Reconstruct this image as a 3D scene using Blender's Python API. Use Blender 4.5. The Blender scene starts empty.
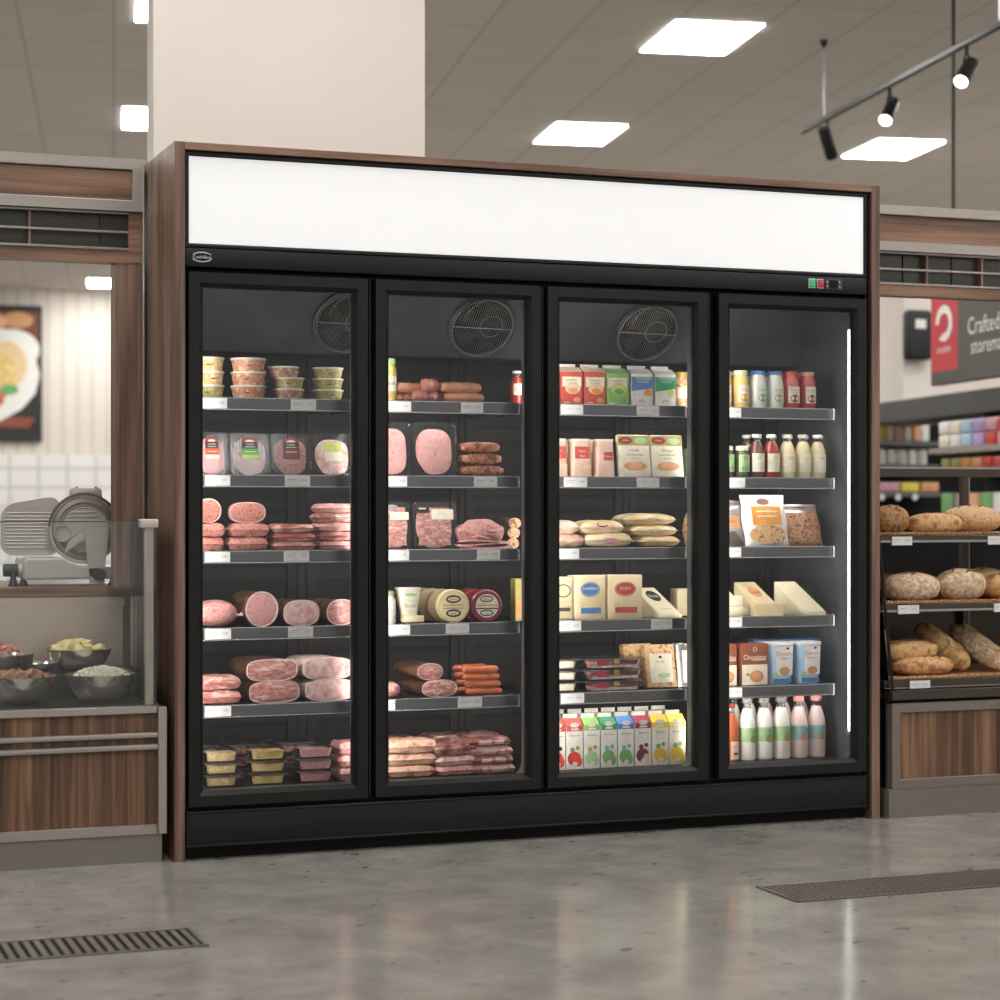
import bpy, bmesh, math, random
from mathutils import Vector, Matrix
random.seed(7)
S = bpy.context.scene
PI = math.pi
# ------------------------------------------------ camera, world, exposure
F_PX = 2032.0; YAW = math.atan2(.913, 2.406); CX, CY, CZ = -1.340, -6.426, 1.139; HY = 505.0
cam_d = bpy.data.cameras.new('camera'); cam = bpy.data.objects.new('camera', cam_d)
S.collection.objects.link(cam); S.camera = cam
cam_d.sensor_width = 36; cam_d.lens = F_PX/1000*36; cam_d.shift_y = .005
cam.location = (CX, CY, CZ); cam.rotation_euler = (PI/2, 0, -YAW)
cam_d.clip_start = .05; cam_d.clip_end = 200
cam_d.dof.use_dof = True; cam_d.dof.focus_distance = 6.9; cam_d.dof.aperture_fstop = 2.7
w = bpy.data.worlds.new('world'); S.world = w; w.use_nodes = True
bgn = w.node_tree.nodes['Background']; bgn.inputs[0].default_value = (1.0, .99, .975, 1); bgn.inputs[1].default_value = .80
S.view_settings.view_transform = 'Standard'; S.view_settings.look = 'None'
S.view_settings.exposure = 0.0; S.view_settings.gamma = 1; S.view_settings.use_curve_mapping = False
PANEL_L = 29.0      # ceiling panel radiance
LED_L = 40.0
# ------------------------------------------------ points of the photo on known planes of the room
def ray(px, py):
    a = (px-500)/F_PX; c, s = math.cos(YAW), math.sin(YAW)
    return (a*c+s, -a*s+c, (HY-py)/F_PX)
def onY(px, py, Y):
    d = ray(px, py); t = (Y-CY)/d[1]; return Vector((CX+t*d[0], Y, CZ+t*d[2]))
def onZ(px, py, Z):
    d = ray(px, py); t = (Z-CZ)/d[2]; return Vector((CX+t*d[0], CY+t*d[1], Z))
def X(px, Y=.13): return onY(px, 500, Y).x
def Zof(x, y): return (x-CX)*math.sin(YAW)+(y-CY)*math.cos(YAW)
# ------------------------------------------------ materials
def lin(c):
    return tuple((v/255/12.92 if v/255 <= .04045 else ((v/255+.055)/1.055)**2.4) for v in c)+(1,)
MATS = {}
def base_mat(name):
    m = bpy.data.materials.new(name); m.use_nodes = True; MATS[name] = m
    nt = m.node_tree; return m, nt, nt.nodes['Principled BSDF'], nt.nodes['Material Output']
def coords(nt, scale, rnd=True, kind='Object'):
    tc = nt.nodes.new('ShaderNodeTexCoord'); mp = nt.nodes.new('ShaderNodeMapping')
    mp.inputs['Scale'].default_value = scale
    if rnd:
        oi = nt.nodes.new('ShaderNodeObjectInfo'); mu = nt.nodes.new('ShaderNodeVectorMath'); mu.operation = 'SCALE'
        cb = nt.nodes.new('ShaderNodeCombineXYZ')
        for i in range(3): nt.links.new(oi.outputs['Random'], cb.inputs[i])
        mu.inputs['Scale'].default_value = 9.0; nt.links.new(cb.outputs[0], mu.inputs[0]); nt.links.new(mu.outputs[0], mp.inputs['Location'])
    nt.links.new(tc.outputs[kind], mp.inputs['Vector']); return mp.outputs[0]
def ramp(nt, fac, stops):
    r = nt.nodes.new('ShaderNodeValToRGB'); e = r.color_ramp.elements
    while len(e) < len(stops): e.new(.5)
    for el, (p, c) in zip(e, stops): el.position = p; el.color = lin(c) if len(c) == 3 else c
    nt.links.new(fac, r.inputs[0]); return r.outputs[0]
def noise(nt, vec, scale, detail=4, rough=.55, dist=0):
    n = nt.nodes.new('ShaderNodeTexNoise'); n.inputs['Scale'].default_value = scale
    n.inputs['Detail'].default_value = detail; n.inputs['Roughness'].default_value = rough; n.inputs['Distortion'].default_value = dist
    nt.links.new(vec, n.inputs['Vector']); return n.outputs['Fac']
def bump(nt, b, fac, strength, dist=.01):
    bp = nt.nodes.new('ShaderNodeBump'); bp.inputs['Strength'].default_value = strength; bp.inputs['Distance'].default_value = dist
    nt.links.new(fac, bp.inputs['Height']); nt.links.new(bp.outputs[0], b.inputs['Normal'])
def nm(name, c1, c2=None, scale=20, rough=.5, metal=0, coat=0, stretch=(1, 1, 1), bmp=0, c3=None, spec=.5, dist=0, lo=.38, hi=.62, sss=0):
    if name in MATS: return MATS[name]
    m, nt, b, o = base_mat(name)
    c2 = c2 or tuple(max(0, int(v*.93)) for v in c1)
    f = noise(nt, coords(nt, stretch), scale, dist=dist)
    st = [(lo, c1), (hi, c2)] if c3 is None else [(lo, c1), ((lo+hi)/2, c2), (hi, c3)]
    nt.links.new(ramp(nt, f, st), b.inputs['Base Color'])
    b.inputs['Roughness'].default_value = rough; b.inputs['Metallic'].default_value = metal
    b.inputs['Coat Weight'].default_value = coat; b.inputs['Coat Roughness'].default_value = .12
    b.inputs['Specular IOR Level'].default_value = spec
    if bmp: bump(nt, b, f, bmp)
    return m
def emit(name, c, s, rough=.4):
    m, nt, b, o = base_mat(name)
    b.inputs['Base Color'].default_value = lin(c); b.inputs['Emission Color'].default_value = lin(c)
    b.inputs['Emission Strength'].default_value = s; b.inputs['Roughness'].default_value = rough
    return m
def clear(name, tint=(255, 255, 255), ior=1.45, haze=0.0, hazec=(220, 220, 220), rough=.02):
    m, nt, b, o = base_mat(name)
    t = nt.nodes.new('ShaderNodeBsdfTransparent'); t.inputs[0].default_value = lin(tint)
    g = nt.nodes.new('ShaderNodeBsdfGlossy'); g.inputs['Roughness'].default_value = rough
    fr = nt.nodes.new('ShaderNodeFresnel'); fr.inputs['IOR'].default_value = ior
    mx = nt.nodes.new('ShaderNodeMixShader'); nt.links.new(fr.outputs[0], mx.inputs[0])
    nt.links.new(t.outputs[0], mx.inputs[1]); nt.links.new(g.outputs[0], mx.inputs[2]); last = mx
    if haze:
        d = nt.nodes.new('ShaderNodeBsdfDiffuse'); d.inputs[0].default_value = lin(hazec)
        m2 = nt.nodes.new('ShaderNodeMixShader'); m2.inputs[0].default_value = haze
        nt.links.new(mx.outputs[0], m2.inputs[1]); nt.links.new(d.outputs[0], m2.inputs[2]); last = m2
    nt.links.new(last.outputs[0], o.inputs[0]); return m
def wood(name, dark, mid, light, axis, rough=.42, scale=1.0):
    m, nt, b, o = base_mat(name)
    st = [55*scale]*3; st[axis] = 1.6*scale
    v = coords(nt, st, True); f = noise(nt, v, 1.0, 5, .6, .4)
    st2 = [9*scale]*3; st2[axis] = .7*scale
    f2 = noise(nt, coords(nt, st2, True), 1.0, 3, .5, .6)
    mth = nt.nodes.new('ShaderNodeMath'); mth.operation = 'MULTIPLY_ADD'; mth.inputs[1].default_value = .5
    nt.links.new(f, mth.inputs[0])
    m2 = nt.nodes.new('ShaderNodeMath'); m2.operation = 'MULTIPLY'; m2.inputs[1].default_value = .5
    nt.links.new(f2, m2.inputs[0]); nt.links.new(m2.outputs[0], mth.inputs[2])
    nt.links.new(ramp(nt, mth.outputs[0], [(.40, dark), (.5, mid), (.61, light)]), b.inputs['Base Color'])
    b.inputs['Roughness'].default_value = rough; bump(nt, b, f, .05, .002); return m
def steel(name, c, axis=0, rough=.32, metal=.85, lo=.93):
    m, nt, b, o = base_mat(name)
    st = [400.]*3; st[axis] = 4.
    f = noise(nt, coords(nt, st, False), 1.0, 2)
    nt.links.new(ramp(nt, f, [(.3, tuple(int(v*lo) for v in c)), (.7, c)]), b.inputs['Base Color'])
    b.inputs['Roughness'].default_value = rough; b.inputs['Metallic'].default_value = metal; return m

wood('walnut_vertical', (88, 66, 53), (118, 92, 76), (146, 118, 101), 2)
wood('walnut_horizontal', (84, 60, 46), (116, 86, 67), (146, 112, 90), 0)
wood('walnut_panel', (62, 43, 31), (102, 73, 53), (146, 110, 82), 2, .45, .8)
wood('light_wood', (150, 105, 65), (190, 145, 98), (215, 172, 122), 0)
steel('brushed_steel', (172, 164, 156), 0, .34, .6); steel('brushed_steel_vertical', (172, 164, 156), 2, .34, .6)
steel('kick_steel', (140, 134, 126), 0, .45, .6); steel('shelf_steel', (112, 112, 114), 0, .30, .8); steel('rail_edge', (225, 225, 225), 0, .25, .7)
steel('dark_steel', (84, 76, 68), 0, .4, .7); steel('bowl_steel', (228, 222, 215), 0, .17, .8, .97)
steel('cast_aluminium', (208, 200, 192), 0, .38, .15); steel('blade_steel', (168, 159, 152), 0, .35, .15)
nm('black_frame', (25, 26, 24), (22, 23, 21), 8, .45, spec=.28); nm('black_gap', (9, 9, 9), (7, 7, 7), 8, .6, spec=.2)
nm('liner_dark', (31, 31, 32), (26, 27, 28), 4, .5); nm('liner_black', (18, 18, 19), (16, 16, 17), 4, .6); nm('liner_grey', (92, 94, 97), (84, 86, 90), 3, .45)
nm('plenum_grey', (98, 99, 102), (84, 85, 89), 3, .5); nm('upright_dark', (36, 36, 38), None, 6, .5)
nm('wire_grey', (170, 170, 170), None, 20, .35, .6); nm('dark_grey0', (62, 62, 60), None, 6, .4); nm('grille_glass', (66, 67, 60), None, 4, .25); nm('drain_steel', (138, 130, 122), (124, 116, 109), 30, .4, .4); steel('taupe_steel', (136, 127, 118), 0, .4, .5); steel('warm_steel', (206, 190, 178), 0, .34, .45); nm('black_plastic', (22, 22, 22), (28, 28, 28), 20, .45)
nm('cream_paint', (226, 217, 208), (222, 213, 203), 1.5, .8); nm('beige_paint', (205, 194, 182), (200, 188, 175), 1, .8)
nm('white_card', (226, 226, 224), (220, 220, 218), 40, .5); nm('tag_ink', (150, 150, 150), None, 20, .6)
nm('white_plastic', (240, 238, 232), (230, 228, 222), 20, .4); nm('white_ink', (235, 235, 235), None, 20, .5)
nm('green_button', (70, 190, 130), (60, 175, 118), 60, .3); nm('red_button', (190, 70, 85), (170, 55, 70), 60, .3)
emit('sign_white', (222, 222, 223), .52); emit('panel_white', (255, 253, 251), PANEL_L); emit('fill_jamb_added', (255, 250, 244), LED_L); emit('led_line', (255, 252, 248), 7); emit('fill_shelf_added', (255, 250, 244), 42); emit('led_soft', (255, 250, 244), LED_L*.26)  # left jamb and shelf emitters are unseen fill, added to brighten the goods
emit('spot_lens', (255, 240, 220), 9)
clear('door_glass', (250, 250, 250), 1.3); clear('counter_glass', (250, 252, 251), 1.42)
clear('tray_rim', (235, 235, 235), 1.4, .30, (225, 225, 228), .1); clear('film', (252, 252, 252), 1.3, .02, (235, 235, 240), .08); clear('tray_clear', (248, 248, 248), 1.25, .01, (230, 230, 235), .1)
clear('bottle_glass', (225, 228, 226), 1.5, .08, (220, 225, 225), .03); nm('glass_edge', (70, 95, 85), None, 20, .2)
# floor
m, nt, b, o = base_mat('polished_concrete')
v = coords(nt, (1, 1, 1), False)
f1 = noise(nt, v, 1.3, 6, .6, .2); f2 = noise(nt, v, 4, 9, .7, .25); f3 = noise(nt, v, 26, 3, .6)
mx = nt.nodes.new('ShaderNodeMix'); mx.data_type = 'RGBA'; mx.inputs[0].default_value = .5
nt.links.new(ramp(nt, f1, [(.3, (126, 122, 117)), (.5, (143, 139, 132)), (.7, (157, 151, 144))]), mx.inputs[6])
nt.links.new(ramp(nt, f2, [(.28, (100, 98, 94)), (.5, (142, 138, 132)), (.72, (180, 174, 165))]), mx.inputs[7])
mk = nt.nodes.new('ShaderNodeMix'); mk.data_type = 'RGBA'; mk.blend_type = 'MULTIPLY'; mk.inputs[0].default_value = .55
vs = coords(nt, (1, 2.2, 1), False); fs = noise(nt, vs, 14, 2, .5)
nt.links.new(mx.outputs[2], mk.inputs[6]); nt.links.new(ramp(nt, fs, [(.27, (80, 76, 72)), (.33, (255, 255, 255))]), mk.inputs[7])
nt.links.new(mk.outputs[2], b.inputs['Base Color'])
rr = nt.nodes.new('ShaderNodeMapRange'); rr.inputs[3].default_value = .05; rr.inputs[4].default_value = .26; nt.links.new(f2, rr.inputs[0])
nt.links.new(rr.outputs[0], b.inputs['Roughness']); b.inputs['Specular IOR Level'].default_value = .55; bump(nt, b, f3, .03, .002)
def tiles(name, c, line, bw, bh, mortar, plane='XY', rough=.7, off=0.0, loc=(0, 0, 0)):
    m, nt, b, o = base_mat(name)
    v = coords(nt, (1, 1, 1), False)
    if plane == 'XZ':
        sp = nt.nodes.new('ShaderNodeSeparateXYZ'); cb = nt.nodes.new('ShaderNodeCombineXYZ')
        nt.links.new(v, sp.inputs[0]); nt.links.new(sp.outputs[0], cb.inputs[0]); nt.links.new(sp.outputs[2], cb.inputs[1]); v = cb.outputs[0]
    ad = nt.nodes.new('ShaderNodeVectorMath'); ad.operation = 'ADD'; ad.inputs[1].default_value = loc; nt.links.new(v, ad.inputs[0])
    br = nt.nodes.new('ShaderNodeTexBrick'); br.offset = off; br.inputs['Scale'].default_value = 1
    br.inputs['Color1'].default_value = lin(c); br.inputs['Color2'].default_value = lin(tuple(int(x*.985) for x in c)); br.inputs['Mortar'].default_value = lin(line)
    br.inputs['Mortar Size'].default_value = mortar; br.inputs['Brick Width'].default_value = bw; br.inputs['Row Height'].default_value = bh
    nt.links.new(ad.outputs[0], br.inputs['Vector']); nt.links.new(br.outputs['Color'], b.inputs['Base Color'])
    b.inputs['Roughness'].default_value = rough; return m
tiles('ceiling_tile', (204, 197, 189), (180, 173, 166), .61, .917, .012, loc=(50-.39, 50-.878, 0))
tiles('wall_tile', (232, 230, 226), (196, 194, 192), .42, .28, .02, 'XZ', .3, 0)
tiles('wall_panelling', (222, 214, 203), (204, 196, 185), .22, 9.0, .03, 'XZ', .7)
# ------------------------------------------------ mesh builder
class MB:
    def __init__(s): s.v = []; s.f = []; s.m = []; s.ml = []
    def mi(s, name):
        if name not in s.ml: s.ml.append(name)
        return s.ml.index(name)
    def add(s, vs, fs, m, M=None):
        n = len(s.v); k = s.mi(m)
        s.v += [tuple(M @ Vector(p)) if M else tuple(p) for p in vs]
        s.f += [tuple(i+n for i in f) for f in fs]; s.m += [k]*len(fs); return s
    def box(s, a, b, m, bev=0, seg=1, M=None):
        a, b = [min(a[i], b[i]) for i in range(3)], [max(a[i], b[i]) for i in range(3)]
        if not bev:
            vs = [(x, y, z) for x in (a[0], b[0]) for y in (a[1], b[1]) for z in (a[2], b[2])]
            return s.add(vs, [(0, 1, 3, 2), (4, 6, 7, 5), (0, 4, 5, 1), (2, 3, 7, 6), (0, 2, 6, 4), (1, 5, 7, 3)], m, M)
        bm = bmesh.new(); bmesh.ops.create_cube(bm, size=1)
        for v in bm.verts: v.co = Vector([a[i]+(v.co[i]+.5)*(b[i]-a[i]) for i in range(3)])
        bmesh.ops.bevel(bm, geom=list(bm.edges), offset=min(bev, .49*min(b[i]-a[i] for i in range(3))), segments=seg, profile=.5, affect='EDGES')
        s.bm(bm, m, M); return s
    def bm(s, bm, m, M=None):
        bm.verts.index_update(); s.add([v.co[:] for v in bm.verts], [[v.index for v in f.verts] for f in bm.faces], m, M); bm.free()
    def grid(s, fn, nu, nv, m, cu=False, cv=False, M=None, flip=False):
        U = nu if cu else nu+1; V = nv if cv else nv+1
        vs = [fn(i/nu, j/nv) for i in range(U) for j in range(V)]; fs = []
        for i in range(nu):
            for j in range(nv):
                a, b_, c, d = i*V+j, ((i+1) % U)*V+j, ((i+1) % U)*V+(j+1) % V, i*V+(j+1) % V
                fs.append((a, d, c, b_) if flip else (a, b_, c, d))
        return s.add(vs, fs, m, M)
    def lathe(s, prof, m, seg=20, c=(0, 0, 0), M=None, sx=1, sy=1):
        return s.grid(lambda u, v: (c[0]+sx*prof_at(prof, v)[0]*math.cos(2*PI*u), c[1]+sy*prof_at(prof, v)[0]*math.sin(2*PI*u), c[2]+prof_at(prof, v)[1]), seg, len(prof)-1, m, cu=True, M=M)
    def tube(s, pts, rad, m, seg=8, cap=True, M=None):
        pts = [Vector(p) for p in pts]; n = len(pts); R = rad if isinstance(rad, (list, tuple)) else [rad]*n
        t0 = (pts[1]-pts[0]).normalized(); up = Vector((0, 0, 1)) if abs(t0.z) < .9 else Vector((0, 1, 0)); vs = []
        for i, p in enumerate(pts):
            t = (pts[min(i+1, n-1)]-pts[max(i-1, 0)]).normalized(); a = t.cross(up).normalized(); b = a.cross(t)
            vs += [p+R[i]*(math.cos(2*PI*k/seg)*a+math.sin(2*PI*k/seg)*b) for k in range(seg)]
        fs = [(i*seg+k, i*seg+(k+1) % seg, (i+1)*seg+(k+1) % seg, (i+1)*seg+k) for i in range(n-1) for k in range(seg)]
        if cap: fs += [tuple(reversed(range(seg))), tuple(range((n-1)*seg, n*seg))]
        return s.add(vs, fs, m, M)
    def prism(s, poly, y0, y1, m, M=None):    # polygon in XZ extruded along y
        n = len(poly); vs = [(p[0], y0, p[1]) for p in poly]+[(p[0], y1, p[1]) for p in poly]
        return s.add(vs, [tuple(range(n)), tuple(reversed(range(n, 2*n)))]+[(i, i+n, (i+1) % n+n, (i+1) % n) for i in range(n)], m, M)
    def frame(s, x0, x1, z0, z1, wd, y0, y1, m, ch=0):   # rectangular ring facing -y, mitred, with an optional inner chamfer
        O = [(x0, z0), (x1, z0), (x1, z1), (x0, z1)]; q = wd-ch
        K = [(x0+q, z0+q), (x1-q, z0+q), (x1-q, z1-q), (x0+q, z1-q)]; I = [(x0+wd, z0+wd), (x1-wd, z0+wd), (x1-wd, z1-wd), (x0+wd, z1-wd)]
        rings = [[(p[0], y1, p[1]) for p in O], [(p[0], y0, p[1]) for p in O], [(p[0], y0, p[1]) for p in K], [(p[0], y0+(ch or 0), p[1]) for p in I], [(p[0], y1, p[1]) for p in I]]
        vs = [p for r in rings for p in r]; fs = []
        for a in range(5):
            b = (a+1) % 5
            for i in range(4): fs.append((a*4+i, a*4+(i+1) % 4, b*4+(i+1) % 4, b*4+i))
        return s.add(vs, fs, m)
    def build(s, name, parent=None, loc=(0, 0, 0), rot=(0, 0, 0), sharp=38):
        me = bpy.data.meshes.new(name); me.from_pydata(s.v, [], s.f)
        for n in s.ml: me.materials.append(MATS[n])
        me.polygons.foreach_set('material_index', s.m); me.polygons.foreach_set('use_smooth', [True]*len(s.f))
        bm = bmesh.new(); bm.from_mesh(me); bmesh.ops.remove_doubles(bm, verts=bm.verts, dist=2e-5)
        bmesh.ops.recalc_face_normals(bm, faces=bm.faces); bm.to_mesh(me); bm.free()
        me.set_sharp_from_angle(angle=math.radians(sharp)); me.update()
        o = bpy.data.objects.new(name, me); S.collection.objects.link(o); o.location = loc; o.rotation_euler = rot
        if parent: o.parent = parent
        return o
def prof_at(p, v): return p[min(len(p)-1, int(round(v*(len(p)-1))))]
def tag(o, label, cat, group=None, kind=None):
    o['label'] = label; o['category'] = cat
    if group: o['group'] = group
    if kind: o['kind'] = kind
    return o
def thing(name, label, cat, loc=(0, 0, 0), rz=0, group=None, rx=0):
    o = bpy.data.objects.new(name, None); S.collection.objects.link(o); o.location = loc; o.rotation_euler = (rx, 0, rz)
    o.empty_display_size = .05; return tag(o, label, cat, group)
def struct(o): o['kind'] = 'structure'; return o
TXT = {}
def text_geo(s):
    if s in TXT: return TXT[s]
    cu = bpy.data.curves.new('t', 'FONT'); cu.body = s; cu.resolution_u = 2; cu.align_x = 'CENTER'; cu.size = 1
    o = bpy.data.objects.new('t', cu); S.collection.objects.link(o)
    dg = bpy.context.evaluated_depsgraph_get(); me = bpy.data.meshes.new_from_object(o.evaluated_get(dg))
    vs = [v.co[:] for v in me.vertices]; fs = [tuple(p.vertices) for p in me.polygons]
    wd = max(v[0] for v in vs)-min(v[0] for v in vs)
    bpy.data.objects.remove(o); bpy.data.curves.remove(cu); bpy.data.meshes.remove(me)
    TXT[s] = (vs, fs, wd); return TXT[s]
def art(name, items, parent, y=0, wrap=None, loc=(0, 0, 0), rot=(0, 0, 0), mapf=None, cy=0):
    """printed label: flat shapes and lettering on the face at y (looking -y), or wrapped round radius wrap"""
    mb = MB()
    for k, it in enumerate(items):
        e = .0004*(k+1)
        def P(x, z, e=e):
            if mapf: return mapf(x, z, e)
            if wrap: return ((wrap+e)*math.sin(x/wrap), cy-(wrap+e)*math.cos(x/wrap), z)
            return (x, y-e, z)
        if it[0] == 'r':
            _, x0, x1, z0, z1, m = it; n = 6 if (wrap or mapf) else 1; r = 3 if mapf else 1
            mb.grid(lambda u, v: P(x0+(x1-x0)*u, z0+(z1-z0)*v), n, r, m)
        elif it[0] == 'd':
            _, cx, cz, rx, rz, m = it; n = 18
            vs = [P(cx, cz)]+[P(cx+rx*math.cos(2*PI*i/n), cz+rz*math.sin(2*PI*i/n)) for i in range(n)]
            mb.add(vs, [(0, 1+i, 1+(i+1) % n) for i in range(n)], m)
        elif it[0] == 'p':
            mb.add([P(*q) for q in it[1]], [tuple(range(len(it[1])))], it[2])
        elif it[0] == 'o':
            _, cx, cz, rx, rz, t, m = it; n = 24
            mb.grid(lambda u, v: P(cx+(rx-t*v)*math.cos(2*PI*u), cz+(rz-t*v)*math.sin(2*PI*u)), n, 1, m, cu=True)
        elif it[0] == 't':
            _, s, cx, cz, h, m = it[:6]; vs, fs, wd = text_geo(s); sc = h/.7
            sx = min(sc, it[6]/wd) if len(it) > 6 else sc
            mb.add([P(cx+v[0]*sx, cz+v[1]*sc-h/2) for v in vs], fs, m)
    return mb.build(name, parent, loc, rot)
# ------------------------------------------------ room shell
struct(MB().box((-18, -22, -.1), (40, 24.2, 0), 'polished_concrete').build('floor'))
A10 = math.radians(10)
def uv(u, v): return (u*math.cos(A10)+v*math.sin(A10), -u*math.sin(A10)+v*math.cos(A10))
HC = 4.34
struct(MB().box((-30, -26, HC), (45, 45, HC+.1), 'ceiling_tile').build('ceiling', rot=(0, 0, -A10)))
struct(MB().box((-18, 24.2, 0), (40, 24.4, HC), 'beige_paint').build('wall_back'))
struct(MB().box((-18, 24.12, 1.88), (7, 24.2, HC), 'wall_panelling').build('trim_1'))
struct(MB().box((-18, 24.08, 0), (7, 24.2, 1.88), 'wall_tile').build('trim_2'))
struct(MB().box((-18.2, -22, 0), (-18, 24.2, HC), 'beige_paint').build('wall_left'))
struct(MB().box((40, -22, 0), (40.2, 24.2, HC), 'beige_paint').build('wall_right'))
# square pier behind the cooler, in line with the ceiling grid
p0 = onY(153, 160, 1.15); cw = 1.03
col = MB().box((0, 0, 0), (cw, 1.3, HC), 'cream_paint', .004).build('column', loc=(p0.x, p0.y, 0), rot=(0, 0, -A10)); struct(col)
# ceiling panels
UL = [-6.4, -3.1, .18, 3.75, 6.68, 9.85, 13.1, 16.4]; VL = [-7.8, -4.1, -.45, 3.2, 6.85, 10.52, 14.1, 17.8, 21.2]
names = {(.18, 6.85): 'square white ceiling light panel cut by the top edge, left of the cream pier',
         (.18, 10.52): 'white ceiling light panel above the deli canopy, just left of the cream pier',
         (3.75, 6.85): 'largest white ceiling light panel, top centre right of the cream pier',
         (3.75, 10.52): 'white ceiling light panel just above the cooler, nearest right of the cream pier',
         (6.68, 10.52): 'white ceiling light panel beneath the black track with spotlights'}
def ceiling_light(u, v, label, group):
    if (u, v) == (.18, 6.85): u, v = .245, 6.62
    if (u, v) == (6.68, 10.52): v = 10.72
    x, y = uv(u, v); t = thing('ceiling_light', label, 'ceiling light', (x, y, HC), -A10, group)
    MB().frame(-.32, .32, -.47, .47, .015, -.006, .0, 'white_plastic').build('frame', t, rot=(-PI/2, 0, 0))
    MB().box((-.305, -.455, -.008), (.305, .455, -.002), 'panel_white').build('diffuser', t); return t
for u in UL:
    for v in VL:
        if (u, v) in names: ceiling_light(u, v, names[(u, v)], None)
        else: ceiling_light(u, v, 'white rectangular light panel in the grey tiled ceiling away from the pier', 'ceiling light panels away from the pier')
ceiling_light(-.25, 23.3, 'small distant ceiling light panel seen under the deli canopy', None)
ceiling_light(13.2, 26.35, 'distant ceiling light panel seen under the canopy beside the red sign', None)
# ------------------------------------------------ display cooler
SH = [1.490, 1.237, .987, .735, .482]; DECK = .212
fr = thing('display_cooler', 'tall black four door glass cooler in a walnut surround with blank white sign', 'display cooler')
MB().box((-.012, -.002, 0), (.022, .95, 2.3), 'walnut_vertical', .001).build('side_panel', fr)
MB().box((2.543, -.002, 0), (2.577, .75, 2.3), 'walnut_vertical', .001).build('side_panel', fr)
MB().box((.022, -.001, 2.276), (2.543, .75, 2.3), 'walnut_horizontal', .001).build('top_panel', fr)
hb = MB().box((.03, .03, 1.966), (2.53, .74, 2.27), 'black_frame'); hb.frame(.026, 2.526, 1.967, 2.268, .011, .006, .03, 'black_frame', .004)
hb.box((.022, .012, 2.262), (2.543, .7, 2.275), 'black_gap'); hb.box((2.526, .02, .03), (2.5425, .7, 2.27), 'black_gap'); hb.box((.0225, .02, .03), (.026, .7, 2.27), 'black_gap')
hb.build('sign_box', fr)
MB().box((.037, .012, 1.979), (2.516, .03, 2.257), 'sign_white').build('sign_panel', fr)
cp = MB().box((.026, .002, 1.902), (2.524, .05, 1.963), 'black_frame', .004, 2).build('control_strip', fr)
art('logo_badge', [('o', .078, 1.934, .034, .0165, .003, 'white_ink'), ('r', .044, .112, 1.928, 1.9405, 'black_frame'), ('t', 'CoolnShop', .078, 1.934, .0095, 'white_ink', .066)], cp, .002)
for cx_, m in ((2.297, 'green_button'), (2.331, 'red_button')):
    MB().box((cx_-.0125, -.006, 1.92), (cx_+.0125, .004, 1.95), m, .003, 2).box((cx_-.0135, -.003, 1.918), (cx_+.0135, .002, 1.952), 'white_plastic', .001).build('rocker_switch', cp)
tb = MB().box((2.351, -.003, 1.915), (2.421, .004, 1.954), 'dark_grey0', .002).box((2.366, -.005, 1.920), (2.400, 0, 1.949), 'black_gap')
for a in (2.358, 2.408):
    for z in (1.926, 1.942): tb.box((a-.003, -.006, z-.004), (a+.003, 0, z+.004), 'wire_grey', .001)
tb.build('thermostat', cp)
DX = [(.035, .632), (.660, 1.248), (1.274, 1.881), (1.925, 2.522)]
GX = [(.075, .585), (.697, 1.196), (1.309, 1.825), (1.954, 2.466)]
Z0, Z1, G0, G1 = .172, 1.886, .222, 1.834
# cabinet carcase
MB().box((.03, .62, .16), (2.535, .74, 1.96), 'liner_dark').build('back_wall', fr)
ups = MB()
for a, b_ in ((.03, .10), (.52, .63), (1.135, 1.225), (1.795, 1.885), (2.40, 2.49)):
    ups.box((a, .605, .24), (b_, .62, 1.66), 'upright_dark')
    for k in (.3, .6): ups.box((a+(b_-a)*k, .602, .24), (a+(b_-a)*k+.008, .606, 1.66), 'liner_black')
for z in [.6+.0625*i for i in range(0)]: pass
ups.build('upright_rail', fr)
rb = MB()
for z in SH: rb.box((.10, .612, z-.13), (2.4, .621, z-.11), 'liner_black').box((.10, .612, z-.07), (2.4, .621, z-.06), 'liner_black')
rb.build('back_groove', fr)
MB().box((2.49, .05, .2), (2.53, .62, 1.89), 'liner_grey').build('side_liner', fr)
MB().box((.025, .05, .2), (.034, .62, 1.89), 'liner_grey').build('side_liner', fr)
MB().box((.03, .05, 1.875), (2.53, .62, 1.9), 'liner_dark').build('liner_roof', fr)
MB().add([(x, y, z) for x in (.034, 2.49) for y, z in ((.29, 1.875), (.435, 1.667), (.62, 1.667), (.62, 1.875))], [(0, 4, 5, 1), (1, 5, 6, 2), (0, 1, 2, 3), (4, 7, 6, 5), (2, 6, 7, 3), (3, 7, 4, 0)], 'plenum_grey').build('fan_housing', fr)
MB().box((.034, .1, .18), (2.49, .62, DECK-.001), 'liner_dark').box((.034, .095, .18), (2.49, .12, DECK+.001), 'dark_steel', .003).build('bottom_deck', fr)
MB().box((.026, .03, .03), (2.526, .7, .17), 'black_gap').build('plinth', fr)
MB().box((.027, -.002, .046), (2.524, .05, .157), 'black_frame', .004, 2).box((.027, -.006, .043), (2.524, .0, .05), 'black_frame', .002).box((.027, -.006, .150), (2.524, 0, .157), 'black_frame', .002).build('kick_panel', fr)
MB().box((.03, .04, 0), (2.53, .6, .03), 'black_gap').build('foot_rail', fr)
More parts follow.
